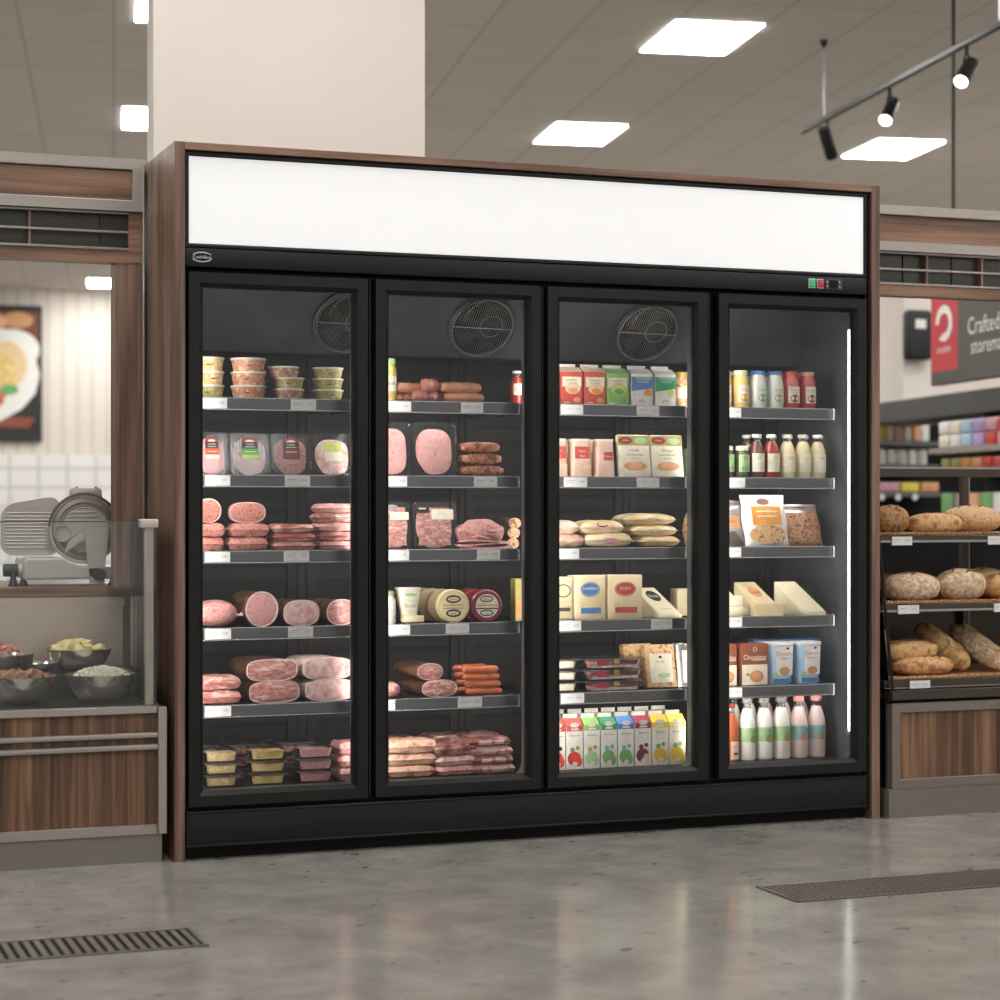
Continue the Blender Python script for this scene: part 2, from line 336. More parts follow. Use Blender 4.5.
# openings with rounded corners behind each door, led strips at the right stiles, added fill strips on the left jambs
def rrect(x0, x1, z0, z1, r, n=6):
    out = []
    for cx_, cz_, a0 in ((x1-r, z0+r, -PI/2), (x1-r, z1-r, 0), (x0+r, z1-r, PI/2), (x0+r, z0+r, PI)):
        out += [(cx_+r*math.cos(a0+PI/2*i/n), cz_+r*math.sin(a0+PI/2*i/n)) for i in range(n+1)]
    return out
for i, ((a, b_), (g0, g1)) in enumerate(zip(DX, GX)):
    xa, xb = a+.03, (b_-.03 if i < 3 else 2.488); R = rrect(xa, xb, .206, 1.852, .05); n = len(R)
    ox0, ox1 = (a-.014 if i else .026), (b_+.014 if i < 3 else 2.526)
    if i == 2: ox1 = 1.903
    if i == 3: ox0 = 1.903
    O = [(min(max(ox0, p[0]+(p[0]-(xa+xb)/2)*9), ox1), min(max(.17, p[1]+(p[1]-1.03)*9), 1.9)) for p in R]
    mb = MB(); vs = [(p[0], .044, p[1]) for p in O]+[(p[0], .044, p[1]) for p in R]+[(p[0], .105, p[1]) for p in R]+[(p[0], .105, p[1]) for p in O]
    k = mb.mi('black_gap'); mb.add(vs, [(r*n+j, r*n+(j+1) % n, ((r+1) % 4)*n+(j+1) % n, ((r+1) % 4)*n+j) for r in (0, 2, 3) for j in range(n)], 'black_gap')
    mb.add(vs, [(n+j, n+(j+1) % n, 2*n+(j+1) % n, 2*n+j) for j in range(n)], 'liner_grey')
    mb.build('door_opening', fr)
    for sx, xx in ((1, xa-.016), (-1, xb+.016)):
        if i == 3 and sx < 0:
            MB().box((2.4845, .058, .314), (2.488, .067, 1.779), 'led_line').box((2.4805, .052, .30), (2.488, .074, .314), 'wire_grey').build('led_or_fill_strip', fr)
        else:
            if sx > 0: MB().box((xa, .052, .27), (xa+.003, .066, 1.80), 'fill_jamb_added').build('led_or_fill_strip', fr)  # left jamb strip: unseen fill glow added to light product fronts
            else: MB().box((xx-.009, .1055, .27), (xx+.009, .1085, 1.80), 'led_soft').build('led_or_fill_strip', fr)
    # door
    d = MB().frame(a, b_, Z0, Z1, .048, 0, .036, 'black_frame', .014)
    d = d.build('door', fr)
    gp = MB().box((a+.044, .018, Z0+.046), (b_-.044, .024, Z1-.046), 'door_glass').build('glass_pane', d)
    MB().frame(a+.002, b_-.002, Z0+.002, Z1-.002, .03, .0365, .0435, 'black_gap').build('gasket', d)
    if i < 3: MB().box((b_+.008, .012, .175), (b_+.013, .04, 1.88), 'black_frame').build('gap_strip', fr)
# fans on the sloped housing
def slope(x, t): return Vector((x, .29+.145*t, 1.875-.208*t))
tilt = math.atan2(.145, .208)
for fx in (.668, 1.163, 1.808):
    c = slope(fx, .475); f = MB()
    f.lathe([(.001, .001), (.112, .001), (.112, .004)], 'black_gap', 28); f.lathe([(.02, .001), (.038, .012), (.001, .014)], 'liner_dark', 16)
    for k in range(5):
        a = k*2*PI/5; f.add([(.03*math.cos(a), .03*math.sin(a), .006), (.1*math.cos(a-.3), .1*math.sin(a-.3), .004), (.1*math.cos(a+.35), .1*math.sin(a+.35), .009), (.03*math.cos(a+.7), .03*math.sin(a+.7), .010)], [(0, 1, 2, 3)], 'liner_dark')
    f = f.build('fan', fr, c, (PI/2+tilt, 0, 0))
    g = MB(); circ = lambda r, z, cx_=0, cy_=0: [(cx_+r*math.cos(2*PI*i/28), cy_+r*math.sin(2*PI*i/28), z) for i in range(29)]
    g.lathe([(.118, .0), (.126, .012), (.118, .018), (.112, .010), (.112, 0)], 'plenum_grey', 32)
    g.tube(circ(.042, .021, .03, .01), .0013, 'wire_grey', 5); g.tube(circ(.085, .020, .012, .03)[2:15], .0013, 'wire_grey', 5)
    g.tube(circ(.1135, .018), .002, 'wire_grey', 5)
    g.tube([(-.114, .006, .022), (.114, .0, .022)], .0018, 'wire_grey', 5)
    for k in range(-13, 14):
        x = k*.0083; h = math.sqrt(max(.114**2-x*x, 0))
        if h > .015: g.tube([(x-.12*h, -h*.99, .018), (x+.12*h, h*.99, .018)], .0008, 'wire_grey', 4)
    g.build('fan_guard', f)
# shelves
SX = [(.036, .606), (.668, 1.212), (1.300, 1.850), (1.940, 2.452)]
TAGS = {(0, 0): [(202, 227), (291, 316)], (0, 1): [(205, 230), (285, 310)], (0, 2): [(205, 230), (284, 309)], (0, 3): [(205, 231), (288, 313)], (0, 4): [(205, 231)],
        (1, 0): [(386, 411), (461, 483)], (1, 1): [(386, 407), (474, 497)], (1, 2): [(386, 409), (477, 500)], (1, 3): [(387, 410), (446, 469)], (1, 4): [(383, 395), (458, 482)],
        (2, 0): [(561, 583), (637, 659)], (2, 1): [(564, 587), (637, 659)], (2, 2): [(557, 579)], (2, 3): [(559, 581), (651, 672)], (2, 4): [(561, 584)],
        (3, 0): [(722, 741)], (3, 1): [(722, 745)], (3, 2): [(722, 741)], (3, 3): [(722, 742)], (3, 4): [(722, 742)]}
for s, (a, b_) in enumerate(SX):
    for k, z in enumerate(SH):
        sh = MB().box((a, .125, z-.012), (b_, .56, z), 'liner_dark')
        for xx in (a+.01, b_-.014): sh.prism([(xx, z-.012), (xx+.004, z-.012), (xx+.004, z-.03), (xx, z-.03)], .16, .6, 'dark_steel')
        sh = sh.build('shelf', fr)
        MB().box((a, .117, z-.036), (b_, .126, z+.001), 'shelf_steel', .0015).build('front_rail', sh); MB().box((a+.02, .127, z-.0165), (b_-.02, .132, z-.0125), 'fill_shelf_added').build('added_shelf_fill', sh); MB().box((a, .111, z-.039), (b_, .120, z-.0365), 'rail_edge').box((a, .1115, z-.0005), (b_, .12, z+.0018), 'rail_edge').box((b_-.002, .112, z-.038), (b_+.002, .124, z+.001), 'rail_edge').build('front_rail', sh)  # glowing strip behind the rail is added fill, hidden from view
        for (p, q) in TAGS[(s, k)]:
            x0, x1 = X(p, .115), X(q, .115); pr = random.choice(['3.49', '4.25', '2.85', '5.95', '1.99'])
            MB().box((x0, .1135, z-.035), (x1, .1165, z-.001), 'white_card').build('price_tag', sh)
            art('tag_print', [('t', pr, x0+(x1-x0)*.76, z-.016, .008, 'tag_ink', .022), ('r', x0+.008, x0+.04, z-.014, z-.0125, 'tag_ink'), ('r', x0+.008, x0+.034, z-.020, z-.0188, 'tag_ink')], sh, .1134)
# ------------------------------------------------ food and package materials
HAM = nm('ham_pink', (226, 164, 160), (234, 180, 174), 70, .38, coat=.35, c3=(220, 152, 150))
nm('ham_pale', (240, 214, 204), (232, 192, 184), 45, .4, coat=.3, c3=(214, 160, 160)); nm('ham_rose', (206, 142, 138), (226, 172, 164), 70, .4, coat=.5, c3=(198, 118, 118))
nm('meat_red', (168, 78, 74), (198, 118, 108), 22, .35, coat=.6, stretch=(1, 1, 4), c3=(232, 190, 178)); nm('meat_dark', (120, 62, 58), (160, 96, 88), 26, .35, coat=.6, stretch=(1, 1, 3), c3=(205, 160, 150))
nm('marbled', (182, 112, 104), (208, 148, 138), 26, .35, coat=.5, c3=(238, 206, 196), stretch=(1, 1, 2.6), dist=1.2, lo=.40, hi=.68)
nm('salami', (196, 124, 112), (216, 150, 136), 130, .4, coat=.3, c3=(170, 92, 84)); nm('rind_brown', (128, 92, 66), (84, 56, 40), 30, .4, coat=.4); nm('fat_white', (240, 218, 208), (232, 200, 192), 30, .4, coat=.4)
nm('bacon', (222, 156, 142), (234, 184, 168), 60, .35, coat=.5, stretch=(2.2, 1, .18), c3=(196, 112, 104), dist=.3)
nm('sausage_pink', (204, 140, 128), (186, 116, 106), 24, .32, coat=.5); nm('sausage_tan', (214, 156, 124), (196, 134, 104), 24, .32, coat=.5)
nm('sausage_orange', (206, 112, 66), (190, 92, 52), 20, .3, coat=.6); nm('sausage_brown', (150, 86, 56), (190, 124, 92), 30, .22, coat=.9, c3=(120, 62, 42))
nm('salad_yellow', (232, 208, 156), (216, 182, 122), 55, .5, c3=(240, 222, 180)); nm('salad_red', (226, 184, 146), (206, 130, 100), 50, .5, c3=(238, 212, 176))
nm('salad_mauve', (206, 168, 150), (168, 118, 108), 50, .5, c3=(224, 200, 178)); nm('salad_green', (206, 198, 140), (164, 164, 98), 50, .5, c3=(222, 204, 160))
nm('lid_white', (244, 240, 230), (228, 224, 212), 20, .35, coat=.3)
COL = {'crest_red': (150, 52, 40), 'label_black': (32, 28, 26), 'label_orange': (222, 92, 52), 'label_green': (92, 168, 66), 'label_brown': (110, 44, 34), 'label_lime': (206, 216, 120),
       'label_cream': (240, 232, 208), 'label_white': (240, 238, 232), 'label_blue': (84, 132, 184), 'carton_red': (208, 84, 72), 'carton_green': (146, 196, 96), 'carton_dgreen': (52, 150, 96), 'carton_blue': (66, 128, 200),
       'carton_maroon': (160, 46, 66), 'carton_yellow': (232, 196, 52), 'carton_lemon': (246, 226, 96), 'carton_paper': (238, 234, 224), 'fruit_red': (222, 66, 50), 'fruit_green': (118, 172, 104), 'fruit_teal': (120, 190, 180), 'fruit_purple': (120, 40, 60),
       'fruit_orange': (236, 160, 60), 'fruit_peach': (232, 168, 120), 'cheese_ink': (90, 84, 78), 'brown_choc': (140, 74, 46), 'nut_tan': (206, 152, 98), 'pale_blue': (178, 212, 236), 'cap_blue': (80, 130, 190), 'cap_pink': (222, 150, 140),
       'cap_green': (34, 96, 78), 'cap_brown': (120, 60, 46), 'gold_ink': (190, 160, 90), 'sage': (170, 206, 150), 'teal_label': (150, 190, 190), 'ink_dark': (60, 54, 50), 'olive': (170, 160, 80), 'peach_wrap': (240, 208, 180), 'pink_wrap': (234, 176, 186), 'lilac': (206, 170, 226)}
for k, c in COL.items(): nm(k, c, None, 30, .45, coat=.15)
nm('cheese_yellow', (240, 224, 184), (232, 212, 166), 14, .5, coat=.15); nm('cheese_pale', (240, 232, 200), (230, 218, 180), 14, .5, coat=.15); nm('wax_red', (150, 40, 46), (120, 30, 38), 12, .3, coat=.5)
nm('wax_cream', (222, 204, 150), (206, 186, 128), 12, .4, coat=.3); nm('rind_grey', (170, 152, 118), (140, 122, 92), 12, .5)
nm('milk', (240, 238, 228), (236, 232, 220), 4, .25, coat=.5); nm('milk_pink', (238, 216, 210), (232, 206, 200), 4, .25, coat=.5); nm('juice_red', (176, 62, 52), (160, 50, 42), 6, .2, coat=.7); nm('juice_orange', (196, 104, 62), (178, 84, 50), 6, .2, coat=.7)
nm('smoothie_yellow', (236, 206, 128), None, 6, .25, coat=.5); nm('smoothie_white', (226, 232, 216), None, 6, .25, coat=.5); nm('smoothie_red', (204, 88, 82), None, 6, .25, coat=.5); nm('cream_drink', (236, 222, 178), None, 6, .25, coat=.5)
nm('brown_drink', (112, 76, 54), None, 6, .2, coat=.7); nm('olive_jar', (84, 86, 48), (60, 64, 34), 60, .2, coat=.7); nm('pickle_yellow', (226, 206, 130), (206, 186, 96), 40, .25, coat=.7); nm('foil_silver', (196, 190, 186), (160, 150, 146), 30, .25, .5)
nm('nuts', (206, 160, 108), (226, 190, 140), 70, .5, c3=(150, 98, 60)); nm('dark_nuts', (140, 84, 56), (196, 146, 100), 60, .4, coat=.4, c3=(100, 54, 38)); nm('bag_cream', (238, 222, 186), (230, 206, 164), 14, .35, coat=.5, c3=(222, 190, 140)); nm('bag_pink', (240, 212, 198), (232, 186, 160), 14, .35, coat=.5)
nm('peach_meat', (226, 172, 140), (236, 200, 170), 30, .4, coat=.4, c3=(208, 140, 116)); nm('jelly_yellow', (224, 196, 110), (236, 216, 150), 20, .4, coat=.4, c3=(206, 160, 70))
DOOR = ['first glass door', 'second glass door', 'third glass door', 'fourth glass door']
ROW = ['top shelf', 'second shelf', 'third shelf', 'fourth shelf', 'fifth shelf', 'bottom deck']
def where(d, k): return '%s, %s' % (ROW[k], DOOR[d])
def zs(k): return (SH[k] if k < 5 else DECK)+.0005
def ph(h, x, y): return h*Zof(x, y)/F_PX          # photo height at that distance -> metres
def span(p, q, Y=.14):
    a, b = X(p, Y), X(q, Y); return (a+b)/2, b-a
# ------------------------------------------------ product builders (base at z 0, front towards -y)
def sgn(v, e): return math.copysign(abs(v)**e, v)
def blob(rx, ry, rz, m, n=2.4, nz=0, nu=24, nv=12, mb=None, c=(0, 0, 0), seed=0, flat=0):
    mb = mb or MB(); e = 2/n; rnd = random.Random(seed); ph_ = [rnd.uniform(0, 6) for _ in range(6)]
    def fn(u, v):
        a = 2*PI*u; t = PI*(v-.5); x = rx*sgn(math.cos(t), e)*sgn(math.cos(a), e); y = ry*sgn(math.cos(t), e)*sgn(math.sin(a), e); z = rz*sgn(math.sin(t), e)
        k = 1+nz*(math.sin(5*a+ph_[0])*math.cos(3*t+ph_[1])+.6*math.sin(9*a+ph_[2]+4*t)+.5*math.cos(13*t+ph_[3]+2*a))
        z = z*k
        if flat: z = max(z, -rz*flat)
        return (c[0]+x*k, c[1]+y*k, c[2]+z)
    return mb.grid(fn, nu, nv, m, cu=True)
def tub(x, y, z, r, h, content, label, group=None):
    t = thing('salad_tub', label, 'salad tub', (x, y, z), random.uniform(-.3, .3), group)
    MB().lathe([(0.001, 0), (r*.80, 0), (r*.84, .003), (r*.95, h*.80), (r*.96, h*.82)], content, 24).build('cup', t)
    MB().lathe([(0.001, h*.80), (r*.97, h*.80), (r, h*.83), (r, h*.93), (r*.95, h*.95), (r*.9, h*.90), (.001, h*.90)], 'lid_white', 24).build('lid', t)
    art('print', [('d', -h*.1, h*.40, h*.20, h*.05, 'crest_red'), ('d', h*.15, h*.44, h*.16, h*.05, 'nut_tan')], t, wrap=r*.905)
    return t
def ham_tray(x, y, z, w, h, meat, arts, label, lean=.16, deep=.022, name='sliced_meat_pack', cat='meat pack'):
    t = thing(name, label, cat, (x, y, z), 0, None, -lean)
    s = MB(); R1 = rrect(-w/2, w/2, .001, h, .016, 4); R2 = rrect(-w/2+.006, w/2-.006, .007, h-.006, .013, 4); n = len(R1)
    vs = [(p[0], 0, p[1]) for p in R1]+[(p[0], -.003, p[1]) for p in R2]+[(p[0], -.003+deep, p[1]) for p in R2]
    s.add(vs, [(i, (i+1) % n, n+(i+1) % n, n+i) for i in range(n)]+[(n+i, n+(i+1) % n, 2*n+(i+1) % n, 2*n+i) for i in range(n)]+[tuple(range(2*n, 3*n))], 'tray_clear')
    s.build('tray', t)
    s = MB(); s.add([(p[0], -.0045, p[1]) for p in R1], [tuple(range(n))], 'film'); s.build('film_lid', t)
    for k in range(3):
        mw = w*.40; mh = h*.40
        MB().grid(lambda u, v: (mw*sgn(math.cos(2*PI*u), .75)*v*(1-.05*k)+.002*math.sin(7*u*PI), .012-.0045*k-.004*math.cos(PI/2*v**3)+.0008*math.sin(18*v+3*k), h*.49-.006*k+mh*sgn(math.sin(2*PI*u), .75)*v*(1+.02*math.sin(6*PI*u+k))), 28, 5, meat, cu=True).build('slice', t)
    if meat == 'bacon':
        for k in range(5):
            xx = w*(-.32+.15*k)
            MB().grid(lambda u, v: (xx+.012*(u-.5)*2+.003*math.sin(7*v+k), -.002-.002*math.sin(PI*u), h*(.08+.8*v)), 3, 10, 'marbled').build('slice', t)
    if arts: art('label', arts, t, -.005)
    return t
def crest(col, strip, h, w):
    return [('d', 0, h*.80, w*.21, h*.10, 'crest_red'), ('d', 0, h*.79, w*.11, h*.045, 'label_cream'), ('r', -w*.2, w*.2, h*.62, h*.78, 'label_black'), ('t', 'TAVERN', 0, h*.72, h*.035, 'label_white', w*.34), ('r', -w*.13, w*.13, h*.655, h*.668, 'label_cream'),
            ('r', -w*.2, w*.22, h*.47, h*.62, col), ('r', -w*.2, w*.22, h*.38, h*.47, strip), ('r', -w*.14, w*.14, h*.54, h*.555, 'label_cream')]
def pillow(w, d, h, m, mb=None, crimp=.008, nz=.12, seed=0, c=(0, 0, 0), m2=None, pw=3.4):
    mb = mb or MB(); rnd = random.Random(seed); q = [rnd.uniform(0, 6) for _ in range(8)]
    for sg in (1, -1):
        def fn(u, v, sg=sg):
            a, b = 2*u-1, 2*v-1; f = (max(0, 1-abs(a)**pw)*max(0, 1-abs(b)**pw))**.5
            k = 1+nz*(math.sin(6*a+q[0]+3*b)+.7*math.sin(11*b+q[1]+4*a)+.5*math.sin(17*a+q[2]))
            jx = 1+.03*math.sin(7*b+q[3]); jy = 1+.03*math.sin(8*a+q[4])
            return (c[0]+a*w/2*jx, c[1]+b*d/2*jy, c[2]+h/2+sg*max(.0006, f*h/2*k))
        mb.grid(fn, 24, 18, m if sg > 0 or not m2 else m2, flip=sg < 0)
    return mb
def vac_pack(x, y, z, w, d, h, m, label, cat='vacuum pack', name='vacuum_pack', rz=0, seed=None, film=True, arts=None):
    seed = random.randint(0, 999) if seed is None else seed
    t = thing(name, label, cat, (x, y, z), rz)
    pillow(w*.95, d*.92, h*.95, m, nz=.07, seed=seed, c=(0, 0, h*.02), pw=9).build('meat' if film else 'contents', t)
    if film:
        mb = MB(); mb.grid(lambda u, v: ((u-.5)*w, (v-.5)*d, h*.45+.0012*math.sin(30*u+seed)+.001*math.sin(23*v)), 12, 12, 'film'); mb.build('film_edge', t)
    if arts:
        art('label', arts, t, mapf=lambda px, pz, e: (px, -d*.46*math.cos(PI/2*(pz/h-.5)*.95)-e-.0005, max(pz, .002)))
    return t
def log(x, y, z, rx, rz_, ln, casing, face, label, yaw=0, name='ham_log', cat='ham', n=2.5, roll=0):
    """ham or sausage log lying with a cut face towards the shopper"""
    t = thing(name, label, cat, (x, y, z), yaw); e = 2/n
    def fn(u, v):
        a = 2*PI*u; s_ = 1 if v < .7 else math.sqrt(max(0, 1-((v-.7)/.3)**2)); s_ *= 1+.02*math.sin(3*a+1.3)
        return (rx*s_*sgn(math.cos(a), e), v*ln, rz_+rz_*s_*sgn(math.sin(a), e))
    MB().grid(fn, 28, 10, casing, cu=True).build('casing', t)
    MB().grid(lambda u, v: (rx*.985*v*sgn(math.cos(2*PI*u), e)*(1+.02*math.sin(6*PI*u+1.3)), -.004*(1-v**6)-.0012*math.sin(9*v+8*PI*u)*(1-v), rz_+rz_*.985*v*sgn(math.sin(2*PI*u), e)*(1+.02*math.sin(6*PI*u+1.3))), 28, 7, face, cu=True).build('cut_face', t)
    if casing != face:
        MB().tube([(rx*.985*sgn(math.cos(2*PI*i/28), e), -.001, rz_+rz_*.985*sgn(math.sin(2*PI*i/28), e)) for i in range(29)], min(rx, rz_)*.05, 'fat_white', 5).build('fat_rim', t)
    return t
def sausage(x, y, z, ln, r, m, label, rz=0, bend=.12, mb_only=None, cat='sausage', tie=False, group=None):
    pts = []; R = []; n = 24
    for i in range(n+1):
        u = i/n; s_ = 2*u-1; pts.append((s_*ln/2, bend*ln*(s_*s_-.5)*.5, r)); R.append(max(.0015, r*(1-abs(s_)**9)**.5*(1+.05*math.sin(9*s_+ln*70)) if abs(s_) < 1 else .0015))
    t = thing('sausage', label, cat, (x, y, z), rz, group)
    MB().tube(pts, R, m, 12).build('casing', t)
    if tie: MB().tube([(ln/2-.002, pts[-1][1], r), (ln/2+.007, pts[-1][1], r*1.1)], [.003, .0015], m, 6).tube([(-ln/2+.002, pts[0][1], r), (-ln/2-.007, pts[0][1], r*1.1)], [.003, .0015], m, 6).build('tied_end', t)
    return t
def vessel(kind, x, y, z, r, h, liquid, cap, label, arts=None, wrapf=1.0, cat='bottle', band=None, group=None):
    t = thing(kind, label, cat, (x, y, z), random.uniform(-.12, .12), group)
    if kind == 'glass_jar':
        prof = [(.001, 0), (r*.9, 0), (r, h*.05), (r, h*.70), (r*.96, h*.76), (r*.78, h*.84), (r*.78, h*.88)]
        MB().lathe(prof, liquid, 20).build('jar_body', t)
        MB().lathe([(r*.70, h*.86), (r*.86, h*.86), (r*.86, h*.985), (r*.8, h), (.001, h)], cap, 20).build('lid', t); rr = r
    elif kind == 'smoothie_bottle':
        MB().lathe([(.001, 0), (r*.88, 0), (r, h*.05), (r, h*.60), (r*.95, h*.72), (r*.76, h*.86), (r*.72, h*.90)], liquid, 20).build('bottle_body', t)
        MB().lathe([(r*.6, h*.89), (r*.78, h*.89), (r*.78, h*.985), (r*.72, h), (.001, h)], cap, 20).build('cap', t); rr = r
    else:
        MB().lathe([(.001, 0), (r*.9, 0), (r, h*.03), (r, h*.55), (r*.97, h*.63), (r*.72, h*.76), (r*.50, h*.84)], liquid, 20).build('bottle_body', t)
        MB().lathe([(r*.50, h*.835), (r*.44, h*.88), (r*.44, h*.93), (r*.50, h*.94)], 'bottle_glass', 16).build('neck', t)
        MB().lathe([(r*.46, h*.92), (r*.60, h*.925), (r*.60, h*.99), (r*.5, h), (.001, h)], cap, 16).build('cap', t); rr = r
    if band: MB().lathe([(rr+.0003, h*band[0]), (rr+.0006, h*band[0]), (rr+.0006, h*band[1]), (rr+.0003, h*band[1])], band[2], 20).build('label_band', t)
    if arts: art('label', arts, t, wrap=rr+.001)
    return t
def carton(x, y, z, w, d, h, main, top, arts, label, gable=.2, rz=0, group=None):
    t = thing('gable_carton', label, 'carton', (x, y, z), rz, group); hb_ = h*(1-gable); hf = h*.93
    mb = MB().box((-w/2, -d/2, 0), (w/2, d/2, hb_), main, .0012)
    mb.build('carton_body', t)
    g = MB(); g.add([(-w/2, -d/2, hb_), (w/2, -d/2, hb_), (w/2, d/2, hb_), (-w/2, d/2, hb_), (-w/2, -.001, hf), (w/2, -.001, hf), (-w/2+.006, 0, hf-.003), (w/2-.006, 0, hf-.003)],
                    [(0, 1, 5, 4), (3, 4, 5, 2), (0, 4, 6, 3), (1, 2, 7, 5)], top)
    g.box((-w*.5, -.002, hf-.002), (w*.34, .002, h), 'carton_paper' if top != 'carton_lemon' else 'label_cream', .0005).build('gable_top', t)
    if arts: art('print', arts, t, -d/2)
    return t
def block(name, x, y, z, w, d, h, m, label, cat, arts=None, bev=.004, rz=0, lean=0, seg=2, top=None):
    t = thing(name, label, cat, (x, y, z), rz, None, -lean)
    MB().box((-w/2, -d/2, 0), (w/2, d/2, h), m, bev, seg).build(top or 'wrap', t)
    if arts: art('label', arts, t, -d/2)
    return t
def wedge(x, y, z, w, h, d, m, label, arts=None, rz=0, flip=1):
    """cheese wedge: tall at the back left, sloping down to the front right"""
    t = thing('cheese_wedge', label, 'cheese', (x, y, z), rz)
    V = [(-w*.5, d/2, 0), (.04*w, d/2, 0), (w/2, -d/2, 0), (-w*.08, -d/2, 0), (-w*.5, d/2, h), (.04*w, d/2, h), (w/2, -d/2, .010), (-w*.08, -d/2, .010)]
    bm = bmesh.new(); vs = [bm.verts.new(p) for p in V]
    for f in ((0, 1, 2, 3), (7, 6, 5, 4), (0, 4, 5, 1), (1, 5, 6, 2), (2, 6, 7, 3), (3, 7, 4, 0)): bm.faces.new([vs[i] for i in f])
    bmesh.ops.recalc_face_normals(bm, faces=bm.faces); bmesh.ops.triangulate(bm, faces=bm.faces); bmesh.ops.bevel(bm, geom=list(bm.edges), offset=.0025, segments=2, affect='EDGES')
    MB_ = MB(); MB_.bm(bm, m); MB_.build('cheese', t)
    if arts:
        B0, Bx, Bz = Vector(V[7]), Vector(V[6])-Vector(V[7]), Vector(V[4])-Vector(V[7]); n = Bx.cross(Bz).normalized(); n = n if n.z > 0 else -n
        def mf(px, pz, e): return B0+Bx*((px+w*.29)/(w*.58))+Bz*(pz/h)+n*(e+.0006)
        art('label', arts, t, mapf=mf)
    return t
# ================================================ FIRST DOOR
D1 = 0
def stack_tubs(cx, y, r, hs, contents, what, d=0, dx=0):
    z = zs(0); pos = ['bottom', 'middle', 'top']
    for i, c in enumerate(contents):
        tub(cx+(dx if i == 2 else 0), y, z, r, hs, c, '%s tub %s of %s' % ({'salad_yellow': 'yellow salad', 'salad_red': 'peach red salad', 'salad_mauve': 'mauve salad', 'salad_green': 'green salad'}[c], pos[i], what)); z += hs*.93+.0012
c, w_ = span(198, 227); stack_tubs(c, .19, .050, .0475, ['salad_green', 'salad_yellow', 'salad_yellow'], 'the leftmost tub stack, first door top shelf')
c, w_ = span(233, 271); stack_tubs(c, .19, .060, .0475, ['salad_red', 'salad_red', 'salad_red'], 'the widest tub stack, first door top shelf')
c, w_ = span(276, 308); stack_tubs(c, .185, .053, .0385, ['salad_mauve', 'salad_green', 'salad_mauve'], 'the third tub stack, first door top shelf', dx=-.018)
c, w_ = span(315, 348); stack_tubs(c, .185, .053, .0385, ['salad_green', 'salad_green', 'salad_green'], 'the rightmost tub stack, first door top shelf')
for c_, r_, hs_, m_, nme in ((.172, .046, .045, 'salad_green', 'between the two leftmost tub stacks'), (.345, .045, .037, 'salad_mauve', 'behind the third tub stack'), (.460, .045, .037, 'salad_green', 'behind the rightmost tub stack')):
    z = zs(0)
    for i, pos in enumerate(('bottom', 'middle', 'top')):
        tub(c_-.02, .33, z, r_, hs_, m_, 'half hidden salad tub, %s, %s, first door' % (pos, nme)); z += hs_*.93+.0012
h = ph(43, .3, .15)
sp = [(196, 229, 'ham_pink', 'label_orange', 'label_white', 'orange strip label'), (230.5, 270.5, 'ham_pale', 'label_green', 'label_lime', 'green and lime label'), (272, 311.5, 'ham_rose', 'label_brown', 'label_brown', 'dark brown label')]
for p, q, m_, c1_, c2_, wd in sp:
    c, w_ = span(p, q, .16); ham_tray(c, .16, zs(1), w_, h, m_, crest(c1_, c2_, h, w_), 'clear pack of sliced ham with %s, second shelf, first glass door' % wd)
c, w_ = span(313, 354, .16); ham_tray(c, .16, zs(1), w_, h, 'ham_pale', [('r', -w_*.2, w_*.22, h*.58, h*.80, 'label_lime'), ('r', -w_*.2, w_*.22, h*.34, h*.56, 'label_cream'), ('r', -w_*.15, w_*.15, h*.62, h*.63, 'olive'), ('t', 'Finesse', 0, h*.70, h*.05, 'olive', w_*.3)], 'clear pack of sliced ham with pale lime label, second shelf, first glass door')
# third shelf: salami and flat packs
for p, q, pl in ((196, 225, 'leftmost'), (229, 269, 'second from left')):
    c, w_ = span(p, q); hh = .046
    for i in range(2):
        t = vac_pack(c+.004*i, .19, zs(2)+i*hh, w_+.004, .10, hh, 'salami', '%s salami pack in the %s pile, third shelf, first glass door' % (('bottom', 'upper')[i], pl), 'salami', 'salami_pack')
c, w_ = span(198, 223)
log(c, .165, zs(2)+.0925, .041, .040, .05, 'rind_brown', 'salami', 'round cut salami on top of the leftmost salami pile, first glass door', name='salami', cat='salami', n=2)
c, w_ = span(231, 268); log(c, .165, zs(2)+.0925, .060, .034, .05, 'ham_pink', 'salami', 'wide oval cut salami on top of the second salami pile, first glass door', name='salami', cat='salami', n=2.6)
c, w_ = span(271, 318)
for i, nme in enumerate(('bottom', 'middle', 'top')): vac_pack(c-.004*(i == 2), .19, zs(2)+.029*i, w_-.01*(i > 0), .11, .031, ('marbled', 'meat_red', 'meat_red')[i], '%s flat red meat pack of the low pile of three, third shelf, first door' % nme, 'meat pack')
c, w_ = span(318, 362)
for i, nme in enumerate(('bottom', 'second', 'third', 'fourth', 'top')): vac_pack(c+(.0, .004, -.002, -.006, .002)[i], .20, zs(2)+.031*i, w_, .12, .033, ('ham_rose', 'marbled', 'ham_pink', 'marbled', 'ham_pink')[i], '%s meat pack of the tall rightmost pile, third shelf, first door' % nme, 'meat pack')
